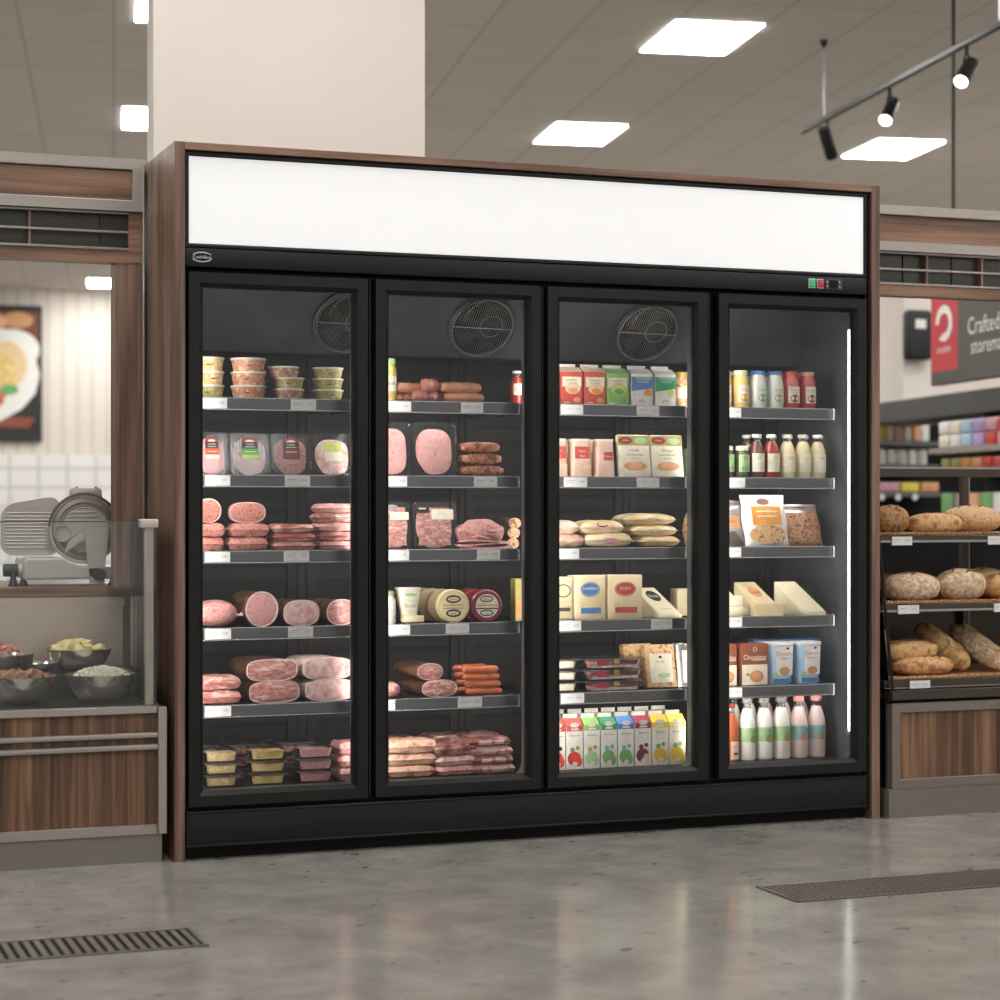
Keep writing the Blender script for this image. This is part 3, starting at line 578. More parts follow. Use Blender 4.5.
# fourth shelf hams
c, w_ = span(196, 239); t = thing('ham_roll', 'whole pink ham roll with tied end, leftmost on the fourth shelf, first door', 'ham', (c, .19, zs(3)))
blob(w_/2+.004, .05, .045, 'ham_rose', 2.2, .012, mb=None, c=(0, 0, .045)).build('casing', t)
MB().tube([(w_/2-.004, 0, .042), (w_/2+.010, -.004, .038), (w_/2+.022, -.006, .042)], [.009, .004, .008], 'fat_white', 8).build('tied_end', t)
c, w_ = span(248, 277); log(c, .15, zs(3), .056, .058, .24, 'rind_brown', 'ham_pink', 'round cut pink ham with brown rind, fourth shelf, first door', n=2, yaw=.1)
c, w_ = span(283, 321); log(c, .15, zs(3), .063, .043, .22, 'rind_brown', 'ham_pale', 'wide cut ham with a pale oval face, fourth shelf, first door', n=2.6, yaw=.1)
c, w_ = span(326, 358); log(c, .15, zs(3), .054, .043, .2, 'rind_brown', 'marbled', 'rightmost marbled cut ham half hidden by the stile, fourth shelf, first door', n=2.3, yaw=.2)
# fifth shelf
c, w_ = span(190, 243)
for i in range(2): vac_pack(c-.003*i, .19, zs(4)+.047*i, w_, .12, .049, 'marbled', '%s flat bacon slab with pointed wrap, leftmost on the fifth shelf, first door' % ('lower', 'upper')[i], 'bacon')
for p, q, m_, f_, nme in ((249, 301, 'rind_brown', 'marbled', 'red marbled'), (306, 356, 'fat_white', 'ham_pale', 'pale pink')):
    c, w_ = span(p, q)
    for i in range(2): log(c-(.008 if i else 0), .15, zs(4)+.0725*i, w_/2, .036, .26, m_, f_, '%s %s ham half, stacked on the fifth shelf, first door' % (('lower', 'upper')[i], nme), n=3.2, yaw=.08)
# bottom deck
def clear_box(x, y, z, w, d, h, m, label, lid=True):
    t = thing('food_tray', label, 'food tray', (x, y, z))
    def ring(wx, dy, zz): return [(p[0], p[1], zz) for p in rrect(-wx/2, wx/2, -dy/2, dy/2, .012, 3)]
    a = ring(w*.84, d*.84, .001); b_ = ring(w*.94, d*.94, h*.86); c_ = ring(w*1.06, d*1.06, h*.88); n = len(a)
    MB().add(a+b_+c_, [tuple(range(n))]+[(i, (i+1) % n, n+(i+1) % n, n+i) for i in range(n)], 'tray_clear').add(b_+c_+ring(w*1.06, d*1.06, h*.84), [(i, (i+1) % n, n+(i+1) % n, n+i) for i in range(n)]+[(n+i, n+(i+1) % n, 2*n+(i+1) % n, 2*n+i) for i in range(n)], 'tray_rim').build('tray', t)
    a = ring(w*.79, d*.79, .004); b_ = ring(w*.88, d*.88, h*.70); MB().add(a+b_, [tuple(range(n)), tuple(range(n, 2*n))]+[(i, (i+1) % n, n+(i+1) % n, n+i) for i in range(n)], m).build('contents', t)
    if lid:
        a = ring(w*1.04, d*1.04, h*.885); b_ = ring(w*.9, d*.9, h*.98); MB().add(a+b_, [tuple(range(n, 2*n))]+[(i, (i+1) % n, n+(i+1) % n, n+i) for i in range(n)], 'tray_clear').build('lid', t)
    return t
for p, q, m_, nme in ((203, 237, 'salad_yellow', 'yellow cream filled'), (248, 285, 'jelly_yellow', 'amber yellow filled'), (296, 332, 'ham_pink', 'pink meat filled')):
    c, w_ = span(p, q, .17)
    for i, pos in enumerate(('bottom', 'middle', 'top')): clear_box(c, .19, zs(5)+.0405*i, w_, .11, .041, m_, '%s clear tray, %s of its stack of three, bottom deck, first door' % (nme, pos))
    for i in range(3): clear_box(c-.03, .36, zs(5)+.0405*i, w_, .13, .041, 'meat_dark', 'clear tray of dark meat, %s layer, behind the %s trays' % (('bottom', 'middle', 'top')[i], nme))
c, w_ = span(338, 362)
for i, pos in enumerate(('bottom', 'middle', 'top')): vac_pack(c, .19, zs(5)+.043*i, w_, .12, .045, 'ham_rose', '%s pink meat pack, rightmost pile on the bottom deck, first door' % pos, 'meat pack')
# ================================================ SECOND DOOR
vessel('glass_jar', span(384, 399)[0]-.004, .17, zs(0), .032, ph(43, .8, .15), 'pickle_yellow', 'sage', 'jar of yellow pickles with green lid, top shelf, second glass door', [('r', -.028, .028, .035, .085, 'label_cream'), ('t', 'Senf', .004, .062, .014, 'ink_dark')], cat='jar')
# sausage heap
for k, (px_, dz, dx_, rz, m_, ln, r_) in enumerate([(424, 0, 0, .25, 'sausage_pink', .062, .0195), (436.5, 0, 0, -.15, 'sausage_pink', .050, .0195), (408, 0, 0, .3, 'sausage_brown', .085, .014), (413, .030, 0, .3, 'sausage_tan', .11, .0185), (433, .037, 0, -.15, 'sausage_pink', .060, .0225)]):
    sausage(X(px_), .175+.01*(k % 2), zs(0)+dz, ln, r_, m_, '%s sausage %s, left heap on the top shelf, second door' % ({'sausage_pink': 'stubby pink', 'sausage_brown': 'small dark', 'sausage_tan': 'long tan'}[m_], ('at the front bottom', 'at the bottom right', 'at the bottom left', 'lying on top left', 'on top right')[k]), rz)
for k, (px_, dz, ln, dy) in enumerate([(468, 0, .150, 0), (465, .035, .155, 0), (460, .0, .15, .05), (458, .035, .14, .05)]):
    sausage(X(px_), .175+dy, zs(0)+dz, ln, .0185, 'sausage_tan', '%s long tan sausage, right pile on the top shelf, second door' % ('front lower', 'front upper', 'rear lower', 'rear upper')[k], .05)
vessel('sauce_bottle', X(521), .17, zs(0), .027, .115, 'juice_red', 'label_white', 'red sauce bottle half hidden by the stile, top shelf, second door', [('r', -.02, .02, .03, .07, 'label_cream')])
h = ph(55, .9, .16)
for p, q, nme in ((375, 412, 'left'), (414, 458, 'right')):
    c, w_ = span(p, q, .16); ham_tray(c, .16, zs(1), w_, h, 'ham_pink', None, 'large unlabelled clear pack of pink ham slices, %s, second shelf, second door' % nme, lean=.14, deep=.035)
for i, pos in enumerate(('bottom', 'middle', 'top')):
    c, w_ = span(463, 506-i*2); t = thing('sausage_pack', '%s glossy brown sausage pack of three, second shelf, second door' % pos, 'sausage pack', (c, .19, zs(1)+i*.0405))
    for j in range(2): blob(w_/2, .024, .0195, 'sausage_brown', 3, .01, c=(0, -.026+.05*j, .020), seed=i*3+j).build('sausage', t)
    MB().tube([(-w_/2+.015, -.05, .028), (w_/2-.02, -.05, .029)], .0015, 'film', 5).build('film_seam', t)
h = ph(48, .9, .16)
c, w_ = span(378, 411.5, .16); ham_tray(c, .16, zs(2), w_, h, 'bacon', [('r', -w_*.1, w_*.45, h*.62, h*.78, 'label_cream'), ('d', -w_*.02, h*.88, w_*.16, h*.06, 'foil_silver')], 'bacon strip pack with cream label cut by the stile, third shelf, second door')
c, w_ = span(414, 458, .16); ham_tray(c, .16, zs(2), w_, h, 'bacon', [('r', -w_*.40, -w_*.12, h*.76, h*.96, 'label_black'), ('r', -w_*.36, -w_*.2, h*.84, h*.87, 'label_cream'), ('r', -w_*.08, w_*.42, h*.62, h*.84, 'label_cream')], 'bacon strip pack with black and cream labels, third shelf, second door')
c, w_ = span(458, 511)
t = thing('sliced_ham', 'fanned pile of pink ham slices, third shelf, second glass door', 'ham', (c, .18, zs(2)))
for i in range(3):
    ww = w_*(.52-.02*i); MB().grid(lambda u, v: (ww*math.cos(2*PI*u)*min(1, v*1.2)+(.010 if i < 1 else 0), .055*math.sin(2*PI*u)*min(1, v*1.2)-.006, .003+.010*i+(.006 if v < .95 else 0)+.004*math.cos(4*PI*u+2*i)*v), 28, 6, 'ham_pink' if i % 2 == 0 else 'ham_rose', cu=True).build('slice', t)
def fold(u, v):
    a = 2*PI*u; tt = PI*(v-.5); x = w_*.46*math.cos(tt)*math.cos(a); y = .052*math.cos(tt)*math.sin(a); z = .040*math.sin(tt)
    return (x-.006, y-.004, .058+z+.007*math.sin(5*a+3*v)*math.cos(tt)+.005*math.sin(16*v+2*a))
MB().grid(fold, 36, 18, 'ham_rose', cu=True).build('folded_slice', t)
for i in range(3): MB().tube([(-.05+.02*i+.012*k, -.056+.004*abs(k-3), .040+.013*i+.004*math.sin(k*.9+i)) for k in range(7)], [.001, .003, .004, .004, .004, .003, .001], 'ham_pale', 6).build('fold_edge', t)
for k, (px_, dz) in enumerate(((517, 0), (518, .036), (519, .07))): log(X(px_), .17, zs(2)+dz, .022, .018, .14, 'rind_brown', 'nuts', '%s small brown roll end at the right stile, third shelf, second door' % ('bottom', 'middle', 'top')[k], name='sausage_roll_end', cat='sausage', n=2)
# fourth shelf
t = vessel('glass_jar', X(386, .15), .16, zs(3), .036, ph(33, .75, .15), 'label_white', 'sage', 'white pot with green lid cut by the left stile, fourth shelf, second door', None, cat='pot')
def cup(x, y, z, wt, wb, h, m, lidm, arts, label, rz=0, n=4):
    t = thing('yogurt_cup', label, 'cup', (x, y, z), rz); e = 2/n
    def fn(u, v): s_ = wb/2+(wt-wb)/2*v; return (s_*sgn(math.cos(2*PI*u), e), s_*.8*sgn(math.sin(2*PI*u), e), v*h*.95)
    mb = MB().grid(fn, 28, 6, m, cu=True); mb.build('cup_body', t)
    MB().grid(lambda u, v: ((wt/2+.002)*sgn(math.cos(2*PI*u), e)*(1 if v < .75 else .0), (wt/2+.002)*.8*sgn(math.sin(2*PI*u), e)*(1 if v < .75 else 0), h*(.94+.06*min(1, v*2))), 28, 4, lidm, cu=True).build('lid', t)
    if arts: art('print', arts, t, mapf=lambda px, pz, e_: (px, -(wb/2+(wt-wb)/2*pz/h)*.8-e_-.0006, pz))
    return t
cup(X(409, .17), .18, zs(3)+.006, .082, .05, ph(34, .8, .15), 'label_cream', 'label_white', [('d', 0, .092, .022, .006, 'sage'), ('t', 'Butter', 0, .055, .012, 'tag_ink')], 'cream tapered pot behind the butter blocks, fourth shelf, second door')
c, w_ = span(402, 422, .14)
t = thing('butter_block', 'yellow butter block on a clear tray, fourth shelf, second door', 'butter', (c, .135, zs(3)))
MB().box((-w_/2, -.018, .006), (w_/2, .018, .029), 'cheese_yellow', .002, 2).build('butter', t); MB().box((-w_/2-.005, -.022, 0), (w_/2+.005, .022, .005), 'tray_clear').build('tray', t)
for k in range(4):
    wf = ['frontmost', 'second', 'third', 'rearmost'][k]; r_ = .0575; c = X(452, .15)-.018*k
    t = thing('round_cheese', '%s cream cheese wheel in the leaning row, fourth shelf, second door' % wf, 'cheese wheel', (c, .15+.047*k, zs(3)), -.12)
    MB().lathe([(.001, -.02), (r_-.004, -.02), (r_, -.015), (r_, .018), (r_-.004, .022), (.001, .022)], 'wax_cream' if k == 0 else 'rind_grey', 36, M=Matrix.Translation((0, 0, r_)) @ Matrix.Rotation(PI/2, 4, 'X')).build('rind', t)
    if k == 0: art('label', [('d', 0, r_, .050, .050, 'cheese_yellow'), ('o', 0, r_+.024, .026, .0135, .006, 'label_black'), ('t', 'Gouda', 0, r_+.024, .007, 'label_black', .03), ('r', -.036, .036, r_-.008, r_-.006, 'cheese_ink'), ('r', -.038, .038, r_+.002, r_+.005, 'gold_ink'), ('o', 0, r_-.024, .026, .0135, .006, 'label_black'), ('t', 'Jung', 0, r_-.024, .007, 'label_black', .03)], t, -.022)
for k in range(3):
    wf = ['frontmost', 'middle', 'rearmost'][k]; r_ = .0565; c = X(485, .15)-.018*k
    t = thing('round_cheese', '%s red waxed cheese wheel, fourth shelf, second door' % wf, 'cheese wheel', (c, .15+.047*k, zs(3)), -.1)
    MB().lathe([(.001, -.02), (r_-.004, -.02), (r_, -.015), (r_, .018), (r_-.004, .022), (.001, .022)], 'wax_red', 36, M=Matrix.Translation((0, 0, r_)) @ Matrix.Rotation(PI/2, 4, 'X')).build('rind', t)
    if k == 0: art('label', [('d', .002, r_, .041, .041, 'label_cream'), ('r', -.037, .041, r_-.011, r_-.007, 'label_black'), ('r', -.037, .041, r_-.0, r_+.004, 'gold_ink'), ('o', 0, r_+.024, .024, .011, .004, 'label_black'), ('t', 'Edamer', 0, r_+.024, .006, 'label_black', .03), ('o', 0, r_-.024, .024, .011, .004, 'label_black')], t, -.022)
block('cheese_box', X(518, .19), .19, zs(3), .04, .05, ph(42, 1.2, .2), 'olive', 'tall olive yellow box half hidden by the stile, fourth shelf, second door', 'box', [('r', -.018, .018, .01, .075, 'nut_tan')])
# fifth shelf
c, w_ = span(378, 402); t = thing('ham_end', 'pink ham end with pointed wrap at the left stile, fifth shelf, second door', 'ham', (c, .17, zs(4)))
blob(.044, .04, .029, 'marbled', 2.1, .02, c=(0, 0, .029)).build('meat', t); MB().tube([(.034, 0, .026), (.048, -.006, .016), (.062, -.006, .016)], [.014, .005, .007], 'film', 8).build('wrap_end', t)
c, w_ = span(422, 459); log(c, .15, zs(4), w_/2, .029, .26, 'rind_brown', 'marbled', 'lower cut ham log with pink marbled face, fifth shelf, second door', n=2.5, yaw=.12)
c, w_ = span(418, 445); log(c, .155, zs(4)+.0585, w_/2, .028, .25, 'rind_brown', 'marbled', 'upper cut ham log with pink marbled face, fifth shelf, second door', n=2.3, yaw=.12)
for i, pos in enumerate(('bottom', 'second', 'third', 'top')):
    sausage(X(484-1.2*i, .15), .155, zs(4)+.0255*i, .135, .0135, 'sausage_orange', '%s front orange frankfurter of the pile of four, fifth shelf, second door' % pos, -.06, .04)
    sausage(X(476-1.2*i, .2), .225, zs(4)+.0255*i, .135, .0135, 'sausage_orange', '%s rear orange frankfurter behind the pile of four, fifth shelf' % pos, .06, .04)
# deck
c, w_ = span(384, 435, .16)
for i, pos in enumerate(('bottom', 'middle', 'top')): vac_pack(c+.004*i, .19, zs(5)+.040*i, w_, .12, .042+.006*(i == 2), 'peach_meat', '%s peach coloured meat tray, leftmost stack on the bottom deck, second door' % pos, 'meat pack', seed=i+3)
c, w_ = span(432, 476, .16)
for i, pos in enumerate(('bottom', 'middle', 'top')): vac_pack(c-.004*i, .19, zs(5)+(.033*i), w_, .13, .035+.018*(i == 2), ('ham_rose', 'ham_pale', 'meat_dark')[i], '%s meat pouch of the centre stack, bottom deck, second door' % pos, 'meat pouch', seed=i+13, rz=.1)
c, w_ = span(470, 514, .16)
for i, pos in enumerate(('bottom', 'second', 'third', 'top')): vac_pack(c-.005*i, .19, zs(5)+.031*i, w_, .13, .033, 'meat_dark' if i % 2 else 'ham_rose', '%s meat pouch of the rightmost stack, bottom deck, second door' % pos, 'meat pouch', seed=i+23, rz=-.05, arts=[('r', -w_*.25, w_*.30, .008, .022, 'fat_white')])
for j, px_ in enumerate((392, 440, 478)):
    for i in range(3): vac_pack(X(px_, .36), .36, zs(5)+.04*i, .15, .12, .042, 'meat_dark', 'rear meat pouch, layer %s, %s on the bottom deck, second door' % (('one', 'two', 'three')[i], ('left', 'centre', 'right')[j]), 'meat pouch', seed=i+33+j)
# ================================================ THIRD DOOR
h = ph(41, 1.6, .15)
CT = [(545, 560.5, 'carton_red', 'fruit_peach', 'red fruit juice carton cut by the left stile'), (560.5, 583, 'carton_red', 'fruit_peach', 'red carton nearest the left, with peach fruit picture'), (584, 606, 'carton_red', 'fruit_orange', 'second red fruit carton, beside the green one'), (606.5, 629, 'carton_green', 'fruit_green', 'lime green fruit carton')]
for k, (p, q, m_, f_, lb) in enumerate(CT):
    c, w_ = span(p, q, .15)
    carton(c, .15+w_*.45, zs(0), w_*.97, w_*.9, h, m_, 'peach_wrap' if k < 3 else 'sage', [('r', -w_*.42, w_*.42, h*.44, h*.68, 'label_cream'), ('d', w_*.04, h*.40, w_*.34, h*.14, 'peach_wrap' if k < 3 else 'label_lime'), ('d', w_*.06, h*.34, w_*.22, h*.07, f_), ('t', 'NAREND', 0, h*.60, h*.05, 'cheese_ink', w_*.7), ('t', 'TOMATEN', 0, h*.53, h*.04, 'cheese_ink', w_*.7), ('d', w_*.22, h*.12, w_*.16, h*.07, f_), ('r', -w_*.36, -w_*.1, h*.05, h*.07, 'label_cream')], lb+', top shelf, third door')
for p, q, m_, f_, lb in ((631, 653, 'label_blue', 'fruit_orange', 'white and blue carton with orange fruit'), (655, 676, 'carton_dgreen', 'label_lime', 'white and green carton with lime fruit')):
    c, w_ = span(p, q, .15)
    carton(c, .15+w_*.45, zs(0), w_*.97, w_*.9, h, 'label_white', 'label_white', [('p', [(-w_*.48, h*.36), (w_*.48, h*.44), (w_*.48, h*.72), (-w_*.48, h*.72)], m_), ('r', -w_*.3, w_*.44, h*.64, h*.72, 'fruit_teal'), ('d', w_*.26, h*.33, w_*.18, h*.09, f_), ('t', 'NATURELLE', w_*.05, h*.60, h*.04, 'label_white', w_*.7), ('t', 'JUICE', -w_*.02, h*.13, h*.05, 'cheese_ink', w_*.4)], lb+', top shelf, third door')
for k, px_ in enumerate((680, 688)): vessel('glass_jar', X(px_, .17), .17+.0*k, zs(0), .0225, .125, ('nuts', 'salad_red')[k], 'gold_ink', ('brown', 'red')[k]+' preserve jar with gold lid, rightmost end of top shelf, third door', [('r', -.018, .018, .03, .07, 'label_cream')], cat='jar')
# second shelf
h = ph(38, 1.6, .15)
for p, q, m_, lb in ((549, 570, 'carton_red', 'cut by the left stile'), (572.5, 594, 'carton_red', 'with large red print'), (597, 617, 'label_brown', 'with small brown label')):
    c, w_ = span(p, q, .15); ar = [('r', -w_*.34, w_*.34, h*.48, h*.80, m_), ('t', 'Frisch', 0, h*.68, h*.06, 'label_cream', w_*.5), ('t', 'kase', 0, h*.56, h*.06, 'label_cream', w_*.5), ('r', -w_*.40, w_*.40, h*.22, h*.34, 'peach_wrap')]
    if m_ == 'label_brown': ar = [('r', -w_*.12, w_*.34, h*.44, h*.66, 'carton_red'), ('t', 'Creme', w_*.11, h*.55, h*.06, 'label_cream', w_*.4)]
    cup(c, .155+w_*.4, zs(1), w_*.80, w_*1.0, h, 'bag_pink', 'label_cream', ar, 'cream tapered cheese pot %s, second shelf, third door' % lb, n=5)
    cup(c-.02, .155+w_*1.5, zs(1), w_*.80, w_*1.0, h, 'peach_wrap', 'label_cream', None, 'rear cream pot behind the one %s, third door' % lb, n=5)
h = ph(43, 1.7, .15)
for k, (p, q, lb) in enumerate(((619, 651, 'left'), (652, 684, 'right'))):
    c, w_ = span(p, q, .16); t = block('cheese_pack', c, .165, zs(1), w_, .022, h, 'label_cream', 'pale leaning cheese pack with green garnish picture, %s of the pair, second shelf, third door' % lb, 'cheese pack',
        [('r', -w_*.49, w_*.49, h*.74, h*.97, 'olive'), ('d', -w_*.25, h*.86, w_*.22, h*.09, 'crest_red'), ('t', 'TAVERN', -w_*.25, h*.86, h*.03, 'label_cream', w_*.36), ('d', w_*.22, h*.85, w_*.2, h*.08, 'sage'), ('t', 'KAISER' if k == 0 else 'PAPRIKA', 0, h*.62, h*.055, 'cheese_ink', w_*.6), ('t', 'GOUDAKASE', 0, h*.52, h*.05, 'cheese_ink', w_*.8), ('t', 'Scheiben', 0, h*.44, h*.04, 'cheese_ink', w_*.5), ('d', 0, h*.25, w_*.36, h*.10, 'nut_tan'), ('d', 0, h*.25, w_*.22, h*.10, 'fruit_peach')], .006, 0, .16)
block('cheese_pack', X(690, .2), .2, zs(1), .03, .06, .105, 'sage', 'small green pack at the right stile, second shelf, third door', 'pack')
# third shelf bags
def bag(x, y, z, w, d, h, m, label, arts=None, rz=0, seed=0):
    t = thing('food_bag', label, 'bag', (x, y, z), rz); pillow(w, d, h, m, nz=.05, seed=seed, pw=4.6).build('bag_body', t)
    for s_ in (-1, 1): MB().grid(lambda u, v: (s_*(w/2-.004+.010*u), (v-.5)*d*.9, h/2+.002*math.sin(14*v)*u), 2, 10, m).build('crimped_seal', t)
    if arts: art('print', arts, t, mapf=lambda px, pz, e: (px, -d/2*.99*math.sqrt(max(.02, 1-((pz/h-.5)*1.7)**2))*(1-abs(2*px/w)**4*.35)-e-.001, h/2+(pz-h/2)*(1-abs(2*px/w)**3*.6)))
    return t
for i in range(2): bag(*[span(545, 586)[0]-.01*i, .20, zs(2)+.047*i], span(545, 586)[1]-.02*i, .11, .05, 'bag_pink', '%s pale pink roll bag at the left stile, third shelf, third door' % ('lower', 'upper')[i], [('d', .01, .025, .02, .008, 'peach_wrap')], seed=i)
c, w_ = span(586, 632)
bag(c, .19, zs(2), w_, .12, .055, 'bag_cream', 'lower bread roll bag with pink label, centre of third shelf, third door', [('r', -.03, .055, .006, .05, 'pink_wrap'), ('t', 'Toasties', .01, .03, .009, 'carton_red', .05)], seed=5)
c, w_ = span(582, 624); bag(c, .20, zs(2)+.047, w_, .12, .05, 'bag_cream', 'upper bread roll bag with dark emblem, centre of third shelf, third door', [('r', -.02, .05, .004, .046, 'pink_wrap'), ('o', 0, .036, .022, .009, .004, 'label_black')], seed=6)
for i, pos in enumerate(('bottom', 'middle', 'top')):
    c, w_ = span(640-7*i, 681-2*i); bag(c, .20+.005*i, zs(2)+.039*i, w_, .12, .043, 'bag_cream', '%s flat cream bag of the right pile of three, third shelf, third door' % pos, [('r', -.02, .004, .006, .036, 'salad_yellow'), ('t', 'Kase', .03, .022, .008, 'cheese_ink', .03)] if i else None, seed=8+i)
t = bag(X(689, .22), .2, zs(2), .05, .05, .12, 'nuts', 'upright brown snack bag at the right stile, third shelf, third door', seed=12)
# fourth shelf cheese
h = ph(44, 1.6, .15)
def mark(w, h, m): return [('d', 0, h*.68, w*.31, h*.17, m), ('o', 0, h*.68, w*.28, h*.15, .0012, 'label_white'), ('t', 'PAMPERO' if m == 'label_blue' else 'REGIUS', 0, h*.70, h*.06, 'label_white', w*.46), ('o', -w*.26, h*.34, w*.07, h*.045, .0012, 'cheese_ink'), ('r', -w*.3, w*.34, h*.14, h*.27, m), ('r', -w*.1, w*.1, h*.83, h*.84, m)]
c, w_ = span(545, 573, .15); block('cheese_block', c, .19, zs(3), w_, .08, h*.97, 'cheese_yellow', 'yellow cheese block with grey ring mark at the left stile, fourth shelf, third door', 'cheese', [('o', w_*.16, h*.66, w_*.26, h*.15, .004, 'cheese_ink'), ('r', -w_*.1, w_*.4, h*.2, h*.28, 'cheese_ink')], .006)
c, w_ = span(574.5, 606, .15); block('cheese_block', c, .185, zs(3), w_, .07, h, 'cheese_yellow', 'yellow cheese block with blue oval mark, fourth shelf, third door', 'cheese', mark(w_, h, 'label_blue'), .004)
c, w_ = span(608, 642.5, .15); block('cheese_block', c, .185, zs(3), w_, .07, h, 'cheese_yellow', 'yellow cheese block with red oval mark, fourth shelf, third door', 'cheese', mark(w_, h, 'carton_red'), .004)
c, w_ = span(643.5, 682, .15); h = ph(30, 1.8, .15); wedge(c, .19, zs(3), w_, h, .09, 'cheese_pale', 'pale cheese wedge with black oval mark, fourth shelf, third door', [('d', 0, h*.68, .024, h*.19, 'label_black'), ('t', 'Pecorino', 0, h*.68, h*.1, 'label_white', .034), ('r', -.02, .02, h*.2, h*.22, 'gold_ink')])
block('cheese_block', X(686, .26), .28, zs(3), .08, .06, .098, 'cheese_yellow', 'plain yellow cheese block behind the wedge, fourth shelf, third door', 'cheese')
# fifth shelf
def blister(x, y, z, w, d, h, m, label, arts=None):
    t = clear_box(x, y, z, w, d, h, m, label); t.name = 'blister_pack'; t['category'] = 'blister pack'
    if arts: art('label', arts, t, -d*.47)
    return t
c, w_ = span(550, 577, .16)
for i, pos in enumerate(('bottom', 'middle', 'top')): blister(c, .19, zs(4)+.0395*i, w_, .10, .040, 'peach_wrap', '%s peach filled clear pack at the left stile, fifth shelf, third door' % pos, [('r', -w_*.3, w_*.3, .008, .030, 'label_cream')])
c, w_ = span(581, 641, .16)
for i, pos in enumerate(('bottom', 'middle', 'top')): blister(c, .19, zs(4)+.0395*i, w_, .11, .040, 'meat_dark', '%s wide dark meat blister pack with red label, fifth shelf, third door' % pos, [('r', -w_*.36, w_*.40, .004, .014, 'foil_silver'), ('r', -w_*.28, -w_*.08, .010, .032, 'carton_maroon'), ('r', .0, w_*.1, .018, .032, 'gold_ink'), ('r', w_*.1, w_*.4, .018, .028, 'label_brown')])
h = ph(44, 1.7, .15)
c, w_ = span(650, 680, .17); block('snack_pack', c-.012, .18, zs(4), w_, .035, h, 'nuts', 'tan snack pack with pale label leaning back, fifth shelf, third door', 'pack', [('r', -w_*.36, w_*.38, h*.12, h*.78, 'label_cream'), ('t', 'Knusper', 0, h*.60, h*.045, 'cheese_ink', w_*.5), ('d', 0, h*.70, w_*.06, h*.03, 'label_black'), ('d', w_*.08, h*.28, w_*.22, h*.06, 'sage')], .005, 0, .22)
block('snack_pack', c-.07, .24, zs(4), w_, .035, h, 'nuts', 'second tan snack pack behind the leaning labelled one, fifth shelf, third door', 'pack', None, .005, .1, .2)
for k in range(2): block('snack_pack', X(684+3*k, .17), .18+.05*k, zs(4), .05, .02, h, 'foil_silver', '%s silver snack pack at the right stile, fifth shelf, third door' % ('front', 'rear')[k], 'pack', [('r', .0, .02, h*.1, h*.85, 'label_white')], .004, 0, .14)
# deck cartons
h = ph(54, 1.6, .15)
DC = [(550, 565.5, 'carton_red', 'fruit_red', 'red top, cut by the left stile', 'label_black'), (566, 583.3, 'carton_red', 'fruit_red', 'red top and tomato picture', 'fruit_green'), (583.8, 600.3, 'carton_green', 'sage', 'lime top and pale fruit picture', 'olive'), (600.8, 617.3, 'carton_dgreen', 'fruit_green', 'dark green top', 'fruit_teal'), (617.8, 634.3, 'carton_blue', 'fruit_green', 'blue top', 'fruit_teal'), (634.8, 651.6, 'carton_maroon', 'fruit_purple', 'maroon top and plum picture', 'bag_pink'), (652, 668.6, 'carton_yellow', 'carton_yellow', 'golden yellow top and pineapple picture', 'fruit_green'), (669, 686, 'carton_lemon', 'carton_yellow', 'lemon yellow top, rightmost', 'fruit_green')]
for k, (p, q, top, f1, lb, f2) in enumerate(DC):
    c, w_ = span(p, q, .14)
    carton(c, .14+w_*.5, zs(5), w_*.97, w_, h, 'carton_paper' if k < 7 else 'label_cream', top, [('r', -w_*.48, w_*.48, h*.70, h*.80, top), ('d', 0, h*.81, w_*.26, h*.045, 'carton_paper'), ('r', -w_*.22, w_*.22, h*.72, h*.75, 'label_white'), ('t', 'Benessere', w_*.02, h*.62, h*.035, 'ink_dark', w_*.72), ('d', -w_*.04, h*.20, w_*.38, h*.13, f1), ('d', w_*.2, h*.14, w_*.22, h*.09, f2 if k == 5 else f1), ('d', -w_*.14, h*.36, w_*.14, h*.045, f2 if k != 5 else f1), ('d', w_*.16, h*.39, w_*.12, h*.04, f2 if k != 5 else f1), ('d', 0, h*.10, w_*.16, h*.04, 'label_cream')], 'tall juice carton with %s, bottom deck, third door' % lb, .22)
    carton(c-.012, .14+w_*1.9, zs(5), w_*.97, w_, h*1.04, 'carton_paper', 'foil_silver', None, 'grey topped carton behind the one with %s' % lb, .22)
# ================================================ FOURTH DOOR
h = ph(38, 2.2, .15)
B1 = [(720, 735, 'smoothie_yellow', 'label_cream', 'fruit_orange', 'yellow, cut by the left stile'), (736.5, 753, 'smoothie_yellow', 'label_cream', 'fruit_orange', 'yellow with cream cap'), (754, 770.5, 'smoothie_white', 'cap_blue', 'fruit_green', 'white with blue cap, green leaf picture'), (771, 787, 'smoothie_white', 'cap_blue', 'olive', 'white with blue cap, olive picture'), (787, 803, 'smoothie_red', 'carton_red', 'carton_maroon', 'red, left of the pair'), (804, 819, 'smoothie_red', 'cap_pink', 'carton_maroon', 'red, rightmost')]
for k, (p, q, m_, cap, f_, lb) in enumerate(B1):
    c, w_ = span(p, q, .15); r_ = w_/2*.97
    vessel('smoothie_bottle', c, .15+r_, zs(0), r_, h, m_, cap, 'small smoothie bottle, %s, top shelf, fourth door' % lb, [('r', -r_*.8, r_*.8, h*.16, h*.60, 'label_cream' if k != 2 and k != 3 else m_), ('d', 0, h*.28, r_*.55, h*.11, f_), ('t', 'Smooth', 0, h*.50, h*.055, 'cheese_ink', r_*1.2), ('r', -r_*.5, r_*.5, h*.43, h*.44, 'tag_ink')])
    vessel('smoothie_bottle', c-.012, .15+r_*3.4, zs(0), r_, h*.99, m_, cap, 'rear smoothie bottle standing behind the %s one' % lb)
h = ph(44, 2.2, .15)
